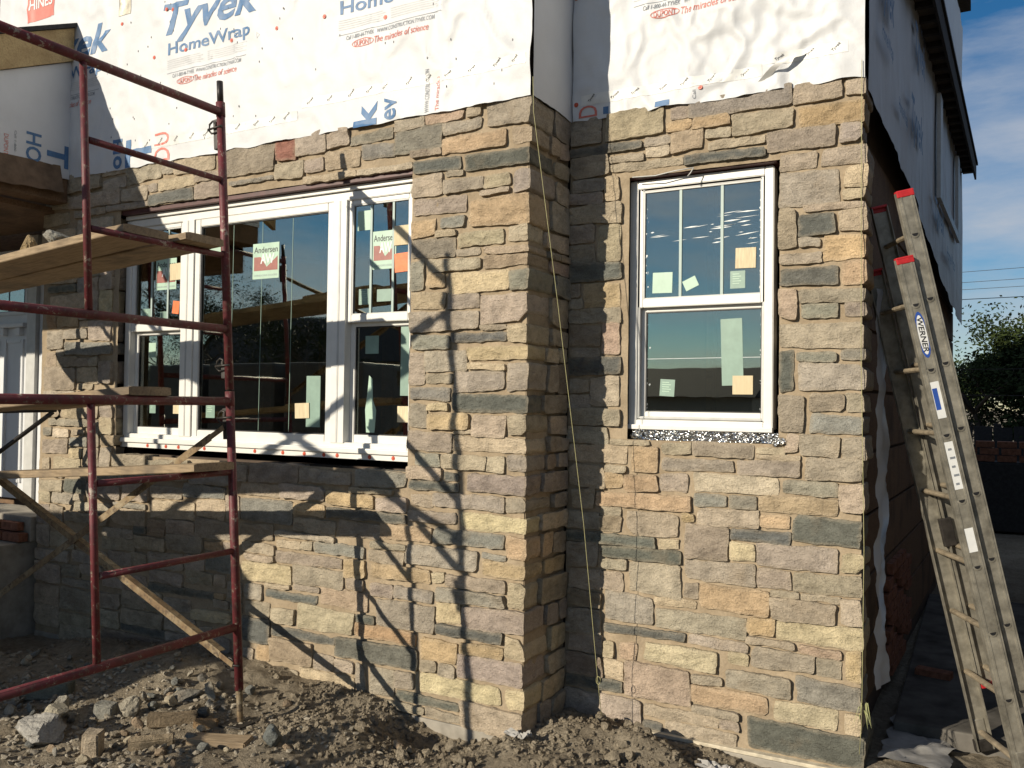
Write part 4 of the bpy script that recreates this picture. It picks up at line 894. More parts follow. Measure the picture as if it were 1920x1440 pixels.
text_mesh('Call 1-800', INK_G, 'printed_lettering', pr, 3.41, 3.425, 3.30, 3.44, SC_, 3, 0, 0)
# torn building paper hanging on the beam
V, F = [], []
for i in range(15):
    y = 2.9+.06*i
    for j in range(5):
        V.append((XP+.004+.03*j*.4+.02*FB(y*4, j*.8, 2, 2), y, 3.25-.05*j-(.03*N3(y*7, 1, 1) if j == 4 else 0)+.012*i*.2))
for i in range(14):
    for j in range(4): F.append((i*5+j, (i+1)*5+j, (i+1)*5+j+1, i*5+j+1))
PAPER = simple('kraft_paper', (.16, .105, .065), .9, .3, 8, .4)
mob('torn_paper', V, F, PAPER, pr, True)
box('post', -8.0, -7.85, 2.2, 2.35, .60, 2.8, DWOOD, pr, .006)

# ---------------------------------------------------------------- side of the house, eave
sv = empty('side_wall', (-.4, 7, 0), 'dark unfinished lower side wall with bare boards, in shade behind the ladder', 'wall')
def sidebox(name, t0, t1, o0, o1, z0, z1, mat, parent, bev=0):
    P4 = [side_pt(t, 0, o) for t, o in ((t0, o0), (t1, o0), (t1, o1), (t0, o1))]
    V = [(p[0], p[1], z) for z in (z0, z1) for p in P4]
    return mob(name, V, [(3, 2, 1, 0), (4, 5, 6, 7), (0, 1, 5, 4), (1, 2, 6, 5), (2, 3, 7, 6), (3, 0, 4, 7)], mat, parent)
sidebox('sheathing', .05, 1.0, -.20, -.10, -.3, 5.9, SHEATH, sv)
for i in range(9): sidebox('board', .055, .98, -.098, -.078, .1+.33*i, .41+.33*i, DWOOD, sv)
for i in range(5):
    for j in range(9):
        if (i*7+j*3) % 4 == 0: continue
        sidebox('brick', .16+.034*i+.012*(j % 2), .19+.034*i+.012*(j % 2), -.076, -.04, .05+.075*j, .115+.075*j, BRICKM, sv)
# hanging strip of wrap beside the stone corner and a sheet on the ground
V, F = [], []
for j in range(120):
    z = .25+2.0*j/119
    for i in range(4): V.append((-.455+.025*FB(z*5, i*.9, 3, 4)+.012*i, YR+.34+.042*i+(.10*FB(z*3.3, 4.4, 2, 4) if i == 3 else .02*N3(z*9, i, 2)), z))
for j in range(119):
    for i in range(3): F.append((j*4+i, j*4+i+1, (j+1)*4+i+1, (j+1)*4+i))
tag(mob('house_wrap_strip', V, F, WRAP, None, True), 'tattered strip of white wrap hanging behind the stone corner', 'house wrap')
V, F = [], []
for j in range(22):
    for i in range(10):
        x = -.42+.30*i/9+.03*N3(j*.4, 1, 2); y = 4.38+.85*j/21; V.append((x, y, ground(x, y)+.03+.022*FB(x*9, y*9, 2, 3)))
for j in range(21):
    for i in range(9): F.append((j*10+i, j*10+i+1, (j+1)*10+i+1, (j+1)*10+i))
MUD = simple('muddy_wrap', (.40, .385, .36), .7, .3, 9, .2)
tag(mob('house_wrap_scrap', V, F, MUD, None, True), 'crumpled scrap of wrap lying on the ground by the right corner', 'house wrap')
ev = empty('roof_eave', (0, 8, 4.3), 'dark roof overhang seen from below along the right side wall', 'roof')
sidebox('soffit', .02, 1.0, .01, .125, 4.33, 4.35, SOFFIT, ev); sidebox('fascia', .02, 1.005, .127, .145, 4.26, 4.43, SHINGLE, ev)
sidebox('shingles', .015, 1.012, .02, .16, 4.432, 4.46, SHINGLE, ev)
for i in range(26): sidebox('rafter', .06+.036*i, .066+.036*i, .012, .124, 4.29, 4.328, SHINGLE, ev)
tr = empty('window_trim', (-.3, 8, 3.8), 'narrow side window casing on the shaded wrap below the eave', 'window trim')
sidebox('casing', .50, .53, .02, .05, 3.35, 4.2, VGREY, tr); sidebox('casing', .80, .83, .02, .05, 3.35, 4.2, VGREY, tr)
sidebox('casing', .535, .795, .02, .05, 3.35, 3.42, VGREY, tr)

# ---------------------------------------------------------------- scaffold (leans a little to the left)
FOOT = Vector((-3.285, 3.19, .03)); TILT = -.0727
SM = Matrix.Translation(FOOT) @ Matrix.Rotation(TILT, 4, 'Y')
def lock_pin(z, x, y, parent, s=1):
    pts = [(x-.02, y-.01, z-.03), (x-.05, y-.02, z-.03), (x-.066, y-.022, z-.012), (x-.06, y-.022, z+.02), (x-.04, y-.02, z+.034), (x-.022, y-.018, z+.026), (x-.018, y-.016, z)]
    polytube('lock_pin', pts, .0055, DSTEEL, parent, 8, SM); tube('lock_pin_bolt', (x-.075, y-.02, z-.004), (x+.025, y-.02, z-.004), .006, DSTEEL, parent, 8, SM)
def scaff_frame(x, zb, label, pinlbl=True):
    b = SM @ Vector((x, 0, zb)); fr = empty('scaffold_frame', b, label, 'scaffold', 'red scaffold frames')
    for (y, h) in ((0, 0), (-1.524, 0)):
        p = tube('post', (x, y, zb), (x, y, zb+1.515), .0215, RED, fr, 18, SM)
        tube('coupling_pin', (x, y, zb+1.515), (x, y, zb+1.63), .0165, DSTEEL, fr, 14, SM)
        tube('collar', (x, y, zb+1.44), (x, y, zb+1.516), .0235, RED, fr, 16, SM)
        box('brace_stud_plate', x-.046, x-.020, y-.012, y+.012, zb+1.27, zb+1.43, DSTEEL, fr, .003, SM)
        box('brace_stud_plate', x-.046, x-.020, y-.012, y+.012, zb+.06, zb+.16, DSTEEL, fr, .003, SM)
        lock_pin(zb+1.385, x, y, fr); lock_pin(zb+.13, x, y, fr)
    tube('header', (x, -.02, zb+1.465), (x, -1.504, zb+1.465), .0215, RED, fr, 18, SM)
    tube('bottom_bar', (x, -.02, zb+.315), (x, -1.504, zb+.315), .0205, RED, fr, 18, SM)
    tube('strut', (x, -.79, zb+.335), (x, -.79, zb+1.445), .0165, RED, fr, 16, SM)
    for z in (.70, 1.10): tube('rung', (x, -.02, zb+z), (x, -.775, zb+z), .0155, RED, fr, 14, SM)
    return fr
SX = -2.40
scaff_frame(0, .15, 'lower red scaffold frame in front of the bay, standing on its threaded jack')
scaff_frame(0, 1.675, 'upper red scaffold frame stacked on the lower one, reaching the house wrap')
scaff_frame(SX, .15, 'far lower red scaffold frame at the left edge of the picture')
scaff_frame(SX, 1.675, 'far upper red scaffold frame at the left edge of the picture')
def jack(x, y):
    M = SM; b = SM @ Vector((x, y, 0)); g = ground(b.x, b.y)
    j = empty('screw_jack', (b.x, b.y, g), 'threaded screw jack under the %s scaffold post' % ('nearest visible' if x == 0 and y == 0 else ('near outer' if x == 0 else ('far inner' if y == 0 else 'far outer'))), 'screw jack', 'scaffold screw jacks')
    zb = g-b.z
    bm = bmesh.new(); n, t = 12, int((.22-zb)/.006)
    prev = None
    for i in range(t*2):
        z = zb+.01+i*.003; r = .0165 if i % 2 else .0135
        cur = [bm.verts.new((x+r*cos(2*pi*k/n), y+r*sin(2*pi*k/n), z)) for k in range(n)]
        if prev:
            for k in range(n): bm.faces.new((prev[k], prev[(k+1) % n], cur[(k+1) % n], cur[k]))
        prev = cur
    bmesh.ops.transform(bm, matrix=M, verts=bm.verts); bmob('threaded_rod', bm, RUST, j)
    box('base_plate', x-.075, x+.075, y-.075, y+.075, zb+.002, zb+.010, DSTEEL, j, .002, M)
for x in (0, SX):
    for y in (0, -1.524): jack(x, y)
def brace(p, q, label):
    p, q = Vector(p), Vector(q); b = SM @ (p if p.z < q.z else q)
    e = empty('cross_brace', b, label, 'cross brace', 'scaffold cross braces')
    d = (q-p); L = d.length; M = SM @ Matrix.Translation(p) @ d.to_track_quat('X', 'Z').to_matrix().to_4x4()
    bm = bmesh.new(); bm_box(bm, .08, L-.08, -.0015, .0015, -.019, .019); bm_box(bm, .08, L-.08, -.036, -.0016, .016, .019)
    bmesh.ops.transform(bm, matrix=M, verts=bm.verts); bmob('angle_bar', bm, RUST, e)
    for a in (0, 1):
        box('flattened_end', -.025 if a == 0 else L-.078, .078 if a == 0 else L+.025, -.002, .002, -.014, .014, RUST, e, .001, M)
for (yy, nm) in ((-.026, 'wall-side'), (-1.55, 'street-side')):
    brace((-.035, yy, .29), (SX-.03, yy, 1.46), 'rusty %s brace rising to the left behind the lower frame' % nm)
    if yy > -1: brace((-.035, yy-.012, 1.47), (SX-.03, yy-.012, .33), 'rusty %s brace falling to the left behind the lower frame' % nm)
for (yy, nm) in ((-1.55, 'street-side'),):
    brace((-.035, yy, 1.82), (SX-.03, yy, 3.0), 'rusty %s brace rising to the left on the upper frames' % nm)
    brace((-.035, yy-.012, 3.0), (SX-.03, yy-.012, 1.84), 'rusty %s brace falling to the left on the upper frames' % nm)
def plank(x0, x1, y0, y1, z, label, rz=0.0, th=.040, sag=0.0, rx=0.0):
    bm = bmesh.new(); n = 24; rr = random.Random(int((x0*7+y0*131+z*977)*100)); L = x1-x0
    c = rr.uniform(.01, .035); A = []
    for i in range(n+1):
        x = x0+L*i/n; s = sag*sin(pi*i/n); e = .004*FB(x*2, y0, z, 2)
        ec = c if i in (0, n) else 0
        ring_ = [(y0+.004+ec, z), (y0, z+.004), (y0+e*.3, z+th-.005), (y0+.005+ec, z+th), (y1-.005-ec, z+th), (y1+e*.3, z+th-.005), (y1, z+.004), (y1-.004-ec, z)]
        A.append([bm.verts.new((x, yy, zz-s+.0025*N3(x*3, yy*9, zz))) for yy, zz in ring_])
    for a, b in zip(A, A[1:]):
        for k in range(8): bm.faces.new((a[k], a[(k+1) % 8], b[(k+1) % 8], b[k]))
    bm.faces.new(A[0][::-1]); bm.faces.new(A[-1]); bmesh.ops.recalc_face_normals(bm, faces=bm.faces)
    cx, cy = (x0+x1)/2, (y0+y1)/2
    M = SM @ Matrix.Translation((cx, cy, z)) @ Matrix.Rotation(rz, 4, 'Z') @ Matrix.Rotation(rx, 4, 'X') @ Matrix.Translation((-cx, -cy, -z))
    bmesh.ops.transform(bm, matrix=M, verts=bm.verts)
    o = bmob('plank', bm, PLANK); tag(o, label, 'plank', 'scaffold planks'); return o
ZA, ZB, ZC = .15+1.10+.0165, .15+1.465+.0225, 1.675+.70+.0165
plank(SX-.25, .10, -.33, -.08, ZA, 'lowest scaffold deck plank, dusted with mortar crumbs')
plank(SX-.2, .02, -.60, -.37, ZB, 'long middle deck plank on the header of the lower frame', -.01)
plank(-1.15, -.33, -.36, -.14, ZB, 'short middle deck board lying between the long plank and the wall', .03)
plank(SX-.3, .01, -.57, -.325, ZC, 'upper deck plank carrying the two loose rocks', -.03)
plank(SX-.3, .09, -.315, -.08, ZC, 'upper deck plank between the rocks and the wall', -.01)
plank(-.95, -.28, -.38, -.16, ZC+.042, 'short board lying loose on top of the upper deck', .02, .036)
# steel side bracket and its plank at the far frame
sb = empty('side_bracket', SM @ Vector((SX, 0, 1.3)), 'dark steel side bracket near the front door', 'scaffold bracket')
def wbar(name, p, q, r, par): return tube(name, p, q, r, DSTEEL, par, 8)
wbar('bracket_arm', (-5.95, 3.20, 1.545), (-5.44, 3.585, 1.566), .017, sb); wbar('bracket_arm', (-5.46, 3.575, 1.55), (-5.98, 3.19, 1.02), .015, sb)
polytube('bracket_hook', [(-5.44, 3.585, 1.60), (-5.425, 3.60, 1.56), (-5.43, 3.60, 1.52), (-5.45, 3.59, 1.505)], .010, DSTEEL, sb, 8)

# loose rocks on the upper deck
def rock(name, c, r, sq, mat, label, seed, sub=3, rough=.5, group=None, col=None, rot=None, facet=True):
    bm = bmesh.new(); lump(bm, (0, 0, 0), r, seed, sub, sq, rough*.55, rot)
    if facet:
        rr = random.Random(seed)
        for i in range(9):                               # split faces
            n = Vector((rr.gauss(0, 1), rr.gauss(0, 1), rr.gauss(0, 1))).normalized(); d = r*rr.uniform(.55, .9)*abs(n.x*sq[0]+.001)**.0*min(1, max(sq[0]*abs(n.x), sq[1]*abs(n.y), sq[2]*abs(n.z))+.25)
            for v in bm.verts:
                t = v.co.dot(n)-d
                if t > 0: v.co -= n*t
    zmin = min(v.co.z for v in bm.verts)
    o = bmob(name, bm, mat); o.location = (c[0], c[1], c[2]-zmin)
    if col: o.color = (*col, 1)
    tag(o, label, 'rock', group); return o
pz = SM @ Vector((-.72, -.45, ZC+.041)); rock('rock', (pz.x, pz.y, pz.z-.004), .075, (.95, .8, .75), STONE, 'grey jagged rock on the upper scaffold plank, the taller of two', 3.3, 4, .7, None, (.30, .29, .25))
pz = SM @ Vector((-.93, -.47, ZC+.041)); rock('rock', (pz.x, pz.y, pz.z-.004), .062, (1.2, .8, .62), STONE, 'tan chunky rock on the upper scaffold plank, the lower left of two', 7.9, 4, .6, None, (.42, .31, .17))

# ---------------------------------------------------------------- ladder
lf = Vector((.225, 4.552, .0)); lw = Vector((-.427, .904, 0)).normalized()
ld = Vector((-.327, 4.292, 2.66))-Vector((.225, 4.552, .02)); LL = ld.length; ld.normalize(); ln = lw.cross(ld).normalized()   # ln: away from the wall side
LM = Matrix.Identity(4)
for i in range(3): LM[i][0] = ld[i]; LM[i][1] = lw[i]; LM[i][2] = ln[i]; LM[i][3] = lf[i]
la = empty('extension_ladder', lf, 'weathered two-section aluminium extension ladder with red end caps leaning at the right corner', 'ladder')
def rail(x0, x1, y, z0, z1, side):
    """C-channel; side=-1: near rail (web faces the camera), +1: far rail"""
    bm = bmesh.new(); t = .003
    bm_box(bm, x0, x1, y-t/2, y+t/2, z0, z1); lip = .026*(-side)
    for z in (z0, z1): bm_box(bm, x0, x1, min(y+t/2*(-side), y+lip), max(y+t/2*(-side), y+lip), z-.0022, z+.0022)
    for z in (z0+.014, z1-.014): bm_box(bm, x0, x1, y+side*t/2-(.0025 if side < 0 else 0), y+side*t/2+(.0025 if side > 0 else 0), z-.004, z+.004)
    bmesh.ops.transform(bm, matrix=LM, verts=bm.verts); return bmob('rail', bm, ALU, la)
WD = .40
# base section (outer, in front) and fly section
for (y, s) in ((0.0, -1), (WD, 1)): rail(-.02, 2.41, y, -.084, -.008, s)
for (y, s) in ((.030, -1), (WD-.030, 1)): rail(.305, 2.715, y, -.002, .074, s)
def rung(x, y0, y1, z):
    bm = bmesh.new(); n = 10; pr_ = [(.016*cos(2*pi*k/n)*(1.0 if cos(2*pi*k/n) < 0 else .55), .016*sin(2*pi*k/n)) for k in range(n)]
    A = [bm.verts.new((x+a, y0, z+b)) for a, b in pr_]; B = [bm.verts.new((x+a, y1, z+b)) for a, b in pr_]
    for k in range(n): bm.faces.new((A[k], A[(k+1) % n], B[(k+1) % n], B[k]))
    bm.faces.new(A[::-1]); bm.faces.new(B); bmesh.ops.transform(bm, matrix=LM, verts=bm.verts)
    bmesh.ops.recalc_face_normals(bm, faces=bm.faces)
    o = bmob('rung', bm, ALUD, la)
    # D-shaped collar where the rung passes through the near rail
    bm = bmesh.new()
    for (r0_, r1_, yy) in ((.0215, .014, y0-.0045),):
        P = [(cos(pi*k/10-pi/2), sin(pi*k/10-pi/2)) for k in range(11)]
        outer = [bm.verts.new((x-.004-r0_*a*1.0, yy, z+r0_*b)) for a, b in P]; inner = [bm.verts.new((x-.004-r1_*a, yy-.001, z+r1_*b)) for a, b in P]
        for k in range(10): bm.faces.new((outer[k], outer[k+1], inner[k+1], inner[k]))
        bm.faces.new((outer[-1], outer[0], inner[0], inner[-1]))
    bmesh.ops.transform(bm, matrix=LM, verts=bm.verts); bmob('rung_collar', bm, ALU, o)
    bm = bmesh.new(); vs = [bm.verts.new((x-.004-.0138*a, y0-.0042, z+.0138*b)) for a, b in P]; bm.faces.new(vs); bmesh.ops.transform(bm, matrix=LM, verts=bm.verts); bmob('painted_rung_hollow', bm, SEAL, o)  # flat black face painting the dark inside of the hollow rung
for k in range(8): rung(.066+.3048*k, 0.0, WD, -.046)
for k in range(8): rung(.386+.3048*k, .030, WD-.030, .036)
def capend(x, y, z0, z1, s):
    box('end_cap', x-.024, x+.006, y-.005, y+.005, z0-.002, z1+.002, REDCAP, la, .004, LM); box('end_cap_lip', x-.004, x+.009, y-.005, y+.026*(-s), z0-.002, z1+.002, REDCAP, la, .004, LM)
capend(2.41, 0, -.084, -.008, -1); capend(2.41, WD, -.084, -.008, 1); capend(2.715, .03, -.002, .074, -1); capend(2.715, WD-.03, -.002, .074, 1); capend(.305, WD-.03, -.002, .074, 1)
for (y, s) in ((0, -1), (WD, 1)):
    box('foot_shoe', -.03, .03, y-.016, y+.016, -.09, -.0, DSTEEL, la, .006, LM); box('foot_bracket', .0, .13, y-.008, y+.008, -.07, -.02, ALU, la, .004, LM)
box('rung_lock', 1.00, 1.14, .035, .06, -.03, .03, DSTEEL, la, .004, LM); box('rung_lock', 1.00, 1.14, WD-.06, WD-.035, -.03, .03, DSTEEL, la, .004, LM)
def lad_surf(y): return lambda a, b, l: tuple(LM @ Vector((a, y-.0016-l, b)))
def ellipse(name, cx, cz, ra, rb, mat, y, l, par, n=32):
    f = lad_surf(y); return mob(name, [f(cx+ra*cos(2*pi*k/n), cz+rb*sin(2*pi*k/n), l) for k in range(n)], [tuple(range(n))], mat, par)
ellipse('brand_badge', 2.05, -.046, .108, .026, BPRINT, 0, .0008, la); ellipse('badge_field', 2.05, -.046, .092, .0195, WPRINT, 0, .0014, la)
f_ = lad_surf(0)
text_mesh('WERNER', INK_K, 'printed_lettering', la, -.080, .080, -.0125, .0125, lambda a, b, l: f_(2.05-a, -.046+b, l), 0, .15, .02, .0020)
def lad_patch(name, a0, a1, b0, b1, mat, l=.0008, y=0): f = lad_surf(y); return mob(name, [f(a0, b0, l), f(a1, b0, l), f(a1, b1, l), f(a0, b1, l)], [(0, 1, 2, 3)], mat, la)
lad_patch('warning_label', 1.66, 1.83, -.066, -.024, WPRINT); lad_patch('warning_label_block', 1.70, 1.80, -.062, -.040, BPRINT, .0014)
lad_patch('worn_label', 1.33, 1.55, -.064, -.026, WPRINT); lad_patch('worn_label', 1.04, 1.15, -.066, -.026, WPRINT)
for i in range(5): lad_patch('label_smudge', 1.35+.04*i, 1.36+.04*i, -.054, -.038+.008*(i % 2), INK_G, .0014)

# ---------------------------------------------------------------- mason's lines
def line_obj(pts, r, label): 
    o = polytube('mason_line', pts, r, STRING, None, 6); tag(o, label, 'string'); return o
line_obj([(-1.985, YB-.02, 3.30), (-1.975, YB-.028, 3.12), (-1.85, YB+.02, 2.15), (-1.74, YB+.12, 1.05), (-1.705, 4.07, .24), (-1.69, 4.09, .06)], .0017, 'yellow-green mason line stretched from the bay corner down to the dirt')
polytube('mason_line_knot', [(-1.70+.012*cos(t), 4.065, .25+.02*sin(t)) for t in [i*.7 for i in range(10)]], .002, STRING, bpy.data.objects['mason_line'], 5)
line_obj([(XE-.012, YR-.03, 3.28), (XE-.012, YR-.032, 2.7), (XE-.010, YR-.03, 1.9), (XE+.006, YR-.034, 1.0), (XE-.002, YR-.03, .2), (XE-.01, YR-.04, .06)], .0017, 'thin mason line hanging down the outer right stone corner')

# ---------------------------------------------------------------- rubble on the ground
def rub(x, y, r, sq, label, col, seed, group=None, rough=.5, mat=STONE, sub=3, name='rubble_stone'):
    return rock(name, (x, y, ground(x, y)-r*.12), r, sq, mat, label, seed, sub, rough, group, col)
def block(x, y, w, d, h, rz, label, col, tilt=(0, 0), mat=STONE, name='cut_stone', seed=1):
    bm = bmesh.new(); bm_box(bm, -w/2, w/2, -d/2, d/2, 0, h); bmesh.ops.recalc_face_normals(bm, faces=bm.faces)
    bmesh.ops.bevel(bm, geom=bm.edges[:], offset=.006, segments=2, affect='EDGES'); bmesh.ops.subdivide_edges(bm, edges=[e for e in bm.edges if e.calc_length() > .03], cuts=3, use_grid_fill=True)
    for v in bm.verts: v.co += Vector((N3(v.co.x*18+seed, v.co.y*18, v.co.z*18), N3(v.co.x*18, v.co.y*18+seed, v.co.z*18), N3(v.co.x*18, v.co.y*18, v.co.z*18+seed)))*.006
    o = bmob(name, bm, mat, None, False); o.location = (x, y, ground(x, y)-.006); o.rotation_euler = (tilt[0], tilt[1], rz); o.color = (*col, 1); tag(o, label, 'rock'); return o
block(-4.52, 2.97, .26, .10, .085, .55, 'greenish grey cut stone block half in shade at the far left of the rubble', (.19, .20, .165), (.05, 0), seed=2)
block(-3.60, 3.04, .24, .075, .06, .75, 'long brown brick-shaped stone lying under the scaffold', (.26, .20, .13), (0, .03), seed=5)
block(-3.655, 2.63, .075, .085, .12, .55, 'upright pale square stone block at the bottom edge of the picture', (.46, .38, .28), (.05, .05), seed=8)
block(-3.46, 2.80, .20, .05, .07, .85, 'tilted thin tan stone slab near the bottom edge', (.34, .27, .18), (.3, 0), seed=11)
rub(-4.02, 2.60, .16, (1.25, .6, .32), 'large pale flat rock at the bottom left of the rubble', (.42, .40, .36), 12.3, None, .6, sub=4)
block(-3.99, 2.94, .10, .07, .08, .4, 'grey squarish stone fragment with a sunlit face beside the pale rocks', (.30, .29, .25), (.1, .1), seed=14)
rub(-3.87, 3.00, .06, (.8, .6, 1.0), 'pointed pale stone fragment standing on edge in the rubble', (.40, .36, .28), 16.1, None, .6)
rub(-4.13, 2.76, .085, (1.2, .7, .5), 'broken cream rock left of the upright square block', (.42, .38, .29), 18.8, None, .6)
rub(-4.20, 2.84, .06, (.7, .6, 1.0), 'small pale shard beside the broken cream rock', (.40, .37, .30), 21.3, None, .6)
rub(-3.79, 3.27, .075, (1.3, .7, .45), 'grey angular rock lit on top, left of the scaffold post', (.27, .25, .21), 23.3, None, .6)
rub(-3.66, 3.33, .065, (1.3, .6, .4), 'flat grey rock closest to the wall left of the scaffold post', (.32, .29, .23), 25.3, None, .6)
rub(-3.50, 3.15, .045, (1.4, .7, .5), 'small dark slate piece beside the long brown stone', (.14, .14, .13), 27.3, None, .5)
block(-3.42, 3.09, .12, .04, .04, .6, 'short orange-brown stone strip right of the long brown stone', (.36, .24, .13), (0, 0), seed=30)
rub(-2.93, 3.05, .06, (1.1, .9, .7), 'blue-grey stone lump in the dirt right of the jack', (.16, .17, .16), 33.3, None, .5)
block(-3.20, 2.98, .30, .10, .03, .35, 'buried plank end beside the foot of the jack', (.2, .15, .1), (.05, 0), PLANK, 'plank_offcut', 35)
rs = random.Random(21)
cols = [(.36, .32, .25), (.28, .26, .22), (.42, .36, .26), (.20, .20, .18), (.33, .25, .17)]
for i in range(110):
    x = rs.gauss(-4.0, .45) if i % 4 else rs.uniform(-5.2, -2.6); y = rs.uniform(2.45, 3.55)
    r = rs.uniform(.016, .042)
    rub(x, y, r, (rs.uniform(.9, 1.5), rs.uniform(.5, .9), rs.uniform(.25, .7)), 'small broken stone chip scattered on the dirt below the scaffold', rs.choice(cols), 100+i*1.7, 'stone chips below the scaffold', .6, sub=2, name='stone_chip')
for i in range(30):
    x = rs.uniform(-2.95, -.7); y = rs.uniform(3.2, 3.75) if x < -1.9 else rs.uniform(3.75, 4.12); r = rs.uniform(.014, .042)
    o = rub(x, y, r, (rs.uniform(.8, 1.2), rs.uniform(.7, 1.0), rs.uniform(.6, .95)), 'earth clod on the dug-up mound in front of the wall', (.1, .1, .1), 400+i*1.3, 'earth clods on the mound', 1.0, SOIL, 3, 'earth_clod'); o['category'] = 'soil clod'
# scraps of wrap and foil in the dirt
def scrap(x, y, w, d, label, mat, seed, h=.05):
    V, F = [], []; z = ground(x, y)
    for j in range(7):
        for i in range(7):
            a, b = w*(i/6-.5), d*(j/6-.5); V.append((x+a+.02*N3(i, j, seed), y+b+.02*N3(j, i, seed), max(z+h*(.5+N3(i*.9, j*.9, seed)), ground(x+a, y+b)+.006)))
    for j in range(6):
        for i in range(6): F.append((j*7+i, j*7+i+1, j*7+i+8, j*7+i+7))
    tag(mob('wrap_scrap', V, F, mat, None, False), label, 'scrap')
scrap(-1.985, 3.735, .13, .05, 'crumpled white scrap of wrap at the foot of the bay corner', MUD, 3.1, .05)
scrap(-1.10, 4.03, .16, .07, 'crumpled white scrap at the bottom edge below the set-back wall', MUD, 8.1, .045)
scrap(-.98, 4.05, .13, .06, 'second white scrap just right of the first at the bottom edge', MUD, 15.1, .045)
# grass blades at the right corner
bm = bmesh.new()
for i in range(8):
    a = random.uniform(0, 6.28); x, y, z = XE+.005, YR-.02, .26
    p = [Vector((x, y, z)), Vector((x+.02*cos(a), y-.02, z+.03*sin(a*2)+.01)), Vector((x+.045*cos(a), y-.035, z-.05-.05*random.random()))]
    vs = [bm.verts.new(q) for q in (p[0], p[1], p[2], p[1]+Vector((.004, 0, .004)))]; bm.faces.new(vs)
GRASS = simple('grass_blade', (.27, .28, .11), .6, .2, 20, 0)
tag(bmob('frayed_twine', bm, GRASS), 'green frayed tuft hanging at the foot of the right stone corner', 'tuft')
# bricks and concrete pad on the shaded right side
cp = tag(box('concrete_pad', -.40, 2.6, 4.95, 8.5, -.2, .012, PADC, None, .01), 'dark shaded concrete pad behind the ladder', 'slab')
for (x, y, rz, lb) in ((-.07, 5.05, .4, 'red brick lying on the shaded pad below the ladder'), (-.25, 5.9, -.2, 'red brick farther back on the shaded pad by the wall')):
    b = box('brick', -.10, .10, -.045, .045, 0, .06, BRICKM, None, .005); b.location = (x, y, ground(x, y)+.03); b.rotation_euler = (0, 0, rz); tag(b, lb, 'brick')
b = box('brick', -.10, .10, -.045, .045, 0, .06, BRICKM, None, .005); b.location = (.36, 4.42, ground(.36, 4.42)); b.rotation_euler = (0, 0, .9); tag(b, 'red brick in the sunlit dirt at the right edge', 'brick')

# ---------------------------------------------------------------- background at the right: brick stack, fence, trees, wires
bs = empty('brick_stack', (.3, 13.5, 0), 'low dark stack of bricks behind the house, left of the trees', 'brick stack')
box('pallet_base', -.4, 2.4, 13.38, 13.9, .0, .93, SHINGLE, bs, .02)
for j in range(3):
    for i in range(5+j % 2): box('brick', -.32+.26*i+.05*(j % 2), -.09+.26*i+.05*(j % 2), 13.4, 13.6, .94+.095*j, 1.025+.095*j, BRICKM, bs, .008)
fe = empty('board_fence', (2, 17, 0), 'dark board fence below the trees at the right', 'fence')
for i in range(34): box('board', -2.2+.30*i, -1.92+.30*i, 17.0, 17.03, -.1, 1.35+.03*sin(i*3.1), SHINGLE, fe, .005)
for i in range(5): box('post', -2.2+2.4*i, -2.08+2.4*i, 17.04, 17.14, -.2, 1.4, SHINGLE, fe, .006)
def tree(x, y, h, rx, rz, label, seed, nl=9000, leaf=.12, group='trees beyond the fence', dens=.58):
    rr = random.Random(seed); t = empty('tree', (x, y, 0), label, 'tree', group)
    bm = bmesh.new()
    def limb(p, d, L, r, lev):
        pts = [p]; q = p.copy(); dd = d.copy()
        for i in range(5):
            dd = (dd+Vector((rr.gauss(0, .13), rr.gauss(0, .13), rr.gauss(.03, .08)))).normalized(); q = q+dd*L/5; pts.append(q.copy())
        for i in range(5): bm_tube(bm, pts[i], pts[i+1], r*(1-.15*i), 7, r*(1-.15*(i+1)), False)
        if lev < 3:
            for k in range(4 if lev else 7):
                s = rr.uniform(.35, 1.0); b = pts[int(s*5)]; a = rr.uniform(0, 6.28)
                nd_ = (dd*.5+Vector((cos(a), sin(a), rr.uniform(-.1, .7)))*.8).normalized(); limb(b, nd_, L*rr.uniform(.45, .68), r*.42, lev+1)
    limb(Vector((x, y, -.1)), Vector((0, 0, 1)), h*.55, h*.028, 0)
    bmob('trunk', bm, BARK, t)
    V, F = [], []; cz = h*.60
    cl = [(Vector((x+rr.gauss(0, rx*.5), y+rr.gauss(0, rx*.5), cz+rr.gauss(0, rz*.45))), rr.uniform(.35, .8)*rx*.55) for _ in range(34)]
    while len(F) < nl:
        c, r = rr.choice(cl); p = c+Vector((rr.gauss(0, 1), rr.gauss(0, 1), rr.gauss(0, .8)))*r*.6
        if FB(p.x*1.5, p.y*1.5, p.z*1.5, 2) < -.04: continue
        a = Vector((rr.gauss(0, 1), rr.gauss(0, 1), rr.gauss(0, .7))).normalized(); b = a.orthogonal().normalized(); s = leaf*rr.uniform(.6, 1.3); n = len(V)
        V += [p, p+a*s*.5+b*s*.28, p+a*s, p+a*s*.5-b*s*.28]; F.append((n, n+1, n+2, n+3))
    mob('crown', V, F, LEAF, t)
tree(.45, 19.5, 4.1, 1.35, .95, 'loose leafy tree just right of the house side wall', 5, 15000, .085)
tree(2.9, 21.5, 4.5, 1.7, 1.1, 'rounder tree at the right edge behind the wires', 9, 18000, .09)
tree(-.9, 24.0, 3.4, 1.6, .9, 'dark lower tree half hidden by the house corner', 13, 12000, .10)
tree(1.5, 18.3, 2.6, 1.3, .8, 'low dark shrubby tree in front of the taller trees', 17, 18000, .09)
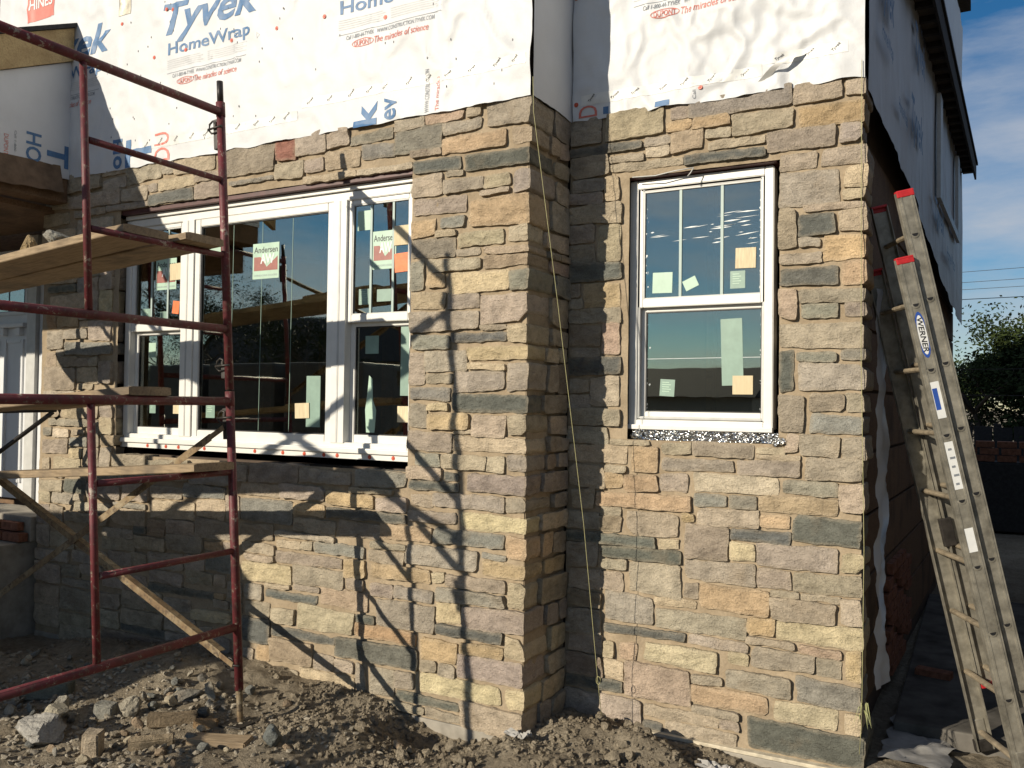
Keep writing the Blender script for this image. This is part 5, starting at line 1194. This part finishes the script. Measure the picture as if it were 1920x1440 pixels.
def wire(p, q, sag, label): 
    p, q = Vector(p), Vector(q); o = polytube('power_line', [p.lerp(q, t/24)-Vector((0, 0, sag*4*(t/24)*(1-t/24))) for t in range(25)], .006, DSTEEL, None, 6); tag(o, label, 'wire')
WIREM = DSTEEL
for (z0, z1, y, lb) in ((5.05, 5.45, 24.0, 'topmost thin overhead wire above the trees at the right'), (4.85, 5.15, 24.2, 'second overhead wire above the trees at the right'), (4.72, 4.95, 24.4, 'third overhead wire just over the tree tops'),
                    (3.55, 3.66, 15.9, 'overhead wire crossing the upper tree crowns'), (2.40, 2.44, 15.7, 'overhead wire crossing the middle of the trees'), (1.98, 2.0, 15.5, 'lowest overhead wire across the dark trees')):
    wire((-9, y+1, z0), (14, y-1, z1), .12, lb)

# ---------------------------------------------------------------- the street side behind the camera, seen only in the window glass
NW = simple('neighbour_siding', (.30, .27, .23), .8, .1, 4, .1, stretch=(1, 1, 12))
nh = empty('neighbour_house', (-30, -24, 0), 'neighbouring house across the lot, mirrored in the triple window', 'house')
box('wall', -38, -24, -32, -25, -.3, 3.6, NW, nh, .02)
slab3('roof', [(-24.4, 3.55), (-28.5, 6.3), (-32.6, 3.55)], -38.4, -23.6, SHINGLE, nh)
for i in range(4): box('window', -37+2.9*i, -35.8+2.9*i, -24.99, -24.95, 1.2, 2.6, SKYG, nh)
nh2 = empty('neighbour_house', (-4, -24, 0), 'second neighbouring house across the street, mirrored low in the single window', 'house')
box('wall', -14, -7.8, -32, -25, -.3, 2.0, NW, nh2, .02); slab3('roof', [(-24.5, 2.0), (-28.5, 3.3), (-32.5, 2.0)], -14.4, -7.6, SHINGLE, nh2)
tree(-19.0, -13.5, 5.5, 1.9, 1.9, 'street tree mirrored in the triple window', 31, 14000, .075, 'trees across the lot')
tree(-28.0, -17, 8.5, 2.6, 2.4, 'far street tree mirrored in the triple window', 37, 14000, .09, 'trees across the lot')

TARP = simple('grey_tarp', (.07, .075, .085), .6, .2, 6, .2)
ct = empty('added_shade_rack', (-7.3, .6, 0), 'unseen block shaped like a loaded rack, added to shade the lower left wall', 'rack')  # guessed shape, added out of view to cast the lower-left shadow
for i in range(3):
    x0 = -9.0+1.16*i; box('pallet', x0, x0+1.08, .1, .88, .80, .92, PLANK, ct, .01); box('covered_load', x0+.04, x0+1.06, .14, .86, .93, 2.06, TARP, ct, .03)
box('shelf', -9.05, -5.60, .08, .90, .74, .80, DSTEEL, ct, .006)
for x in (-9.0, -7.4, -5.72):
    for y in (.14, .84): box('leg', x-.04, x+.04, y-.04, y+.04, -.1, .74, DSTEEL, ct, .006)

sky_block = empty('neighbour_house', (5, 9, 0), 'unseen dark house added at the right to block skylight from the side wall', 'house')  # added out of view to keep skylight off the side passage
NWD = simple('sky_block_siding', (.05, .045, .04), .85, .15, 4, .1, stretch=(1, 1, 12))  # kept dark so the added house bounces little light
box('wall', 2.9, 9.0, 1.0, 15.0, -.3, 3.9, NWD, sky_block, .02); slab3('roof', [(.7, 3.9), (8, 6.0), (15.3, 3.9)], 2.6, 9.4, SHINGLE, sky_block)
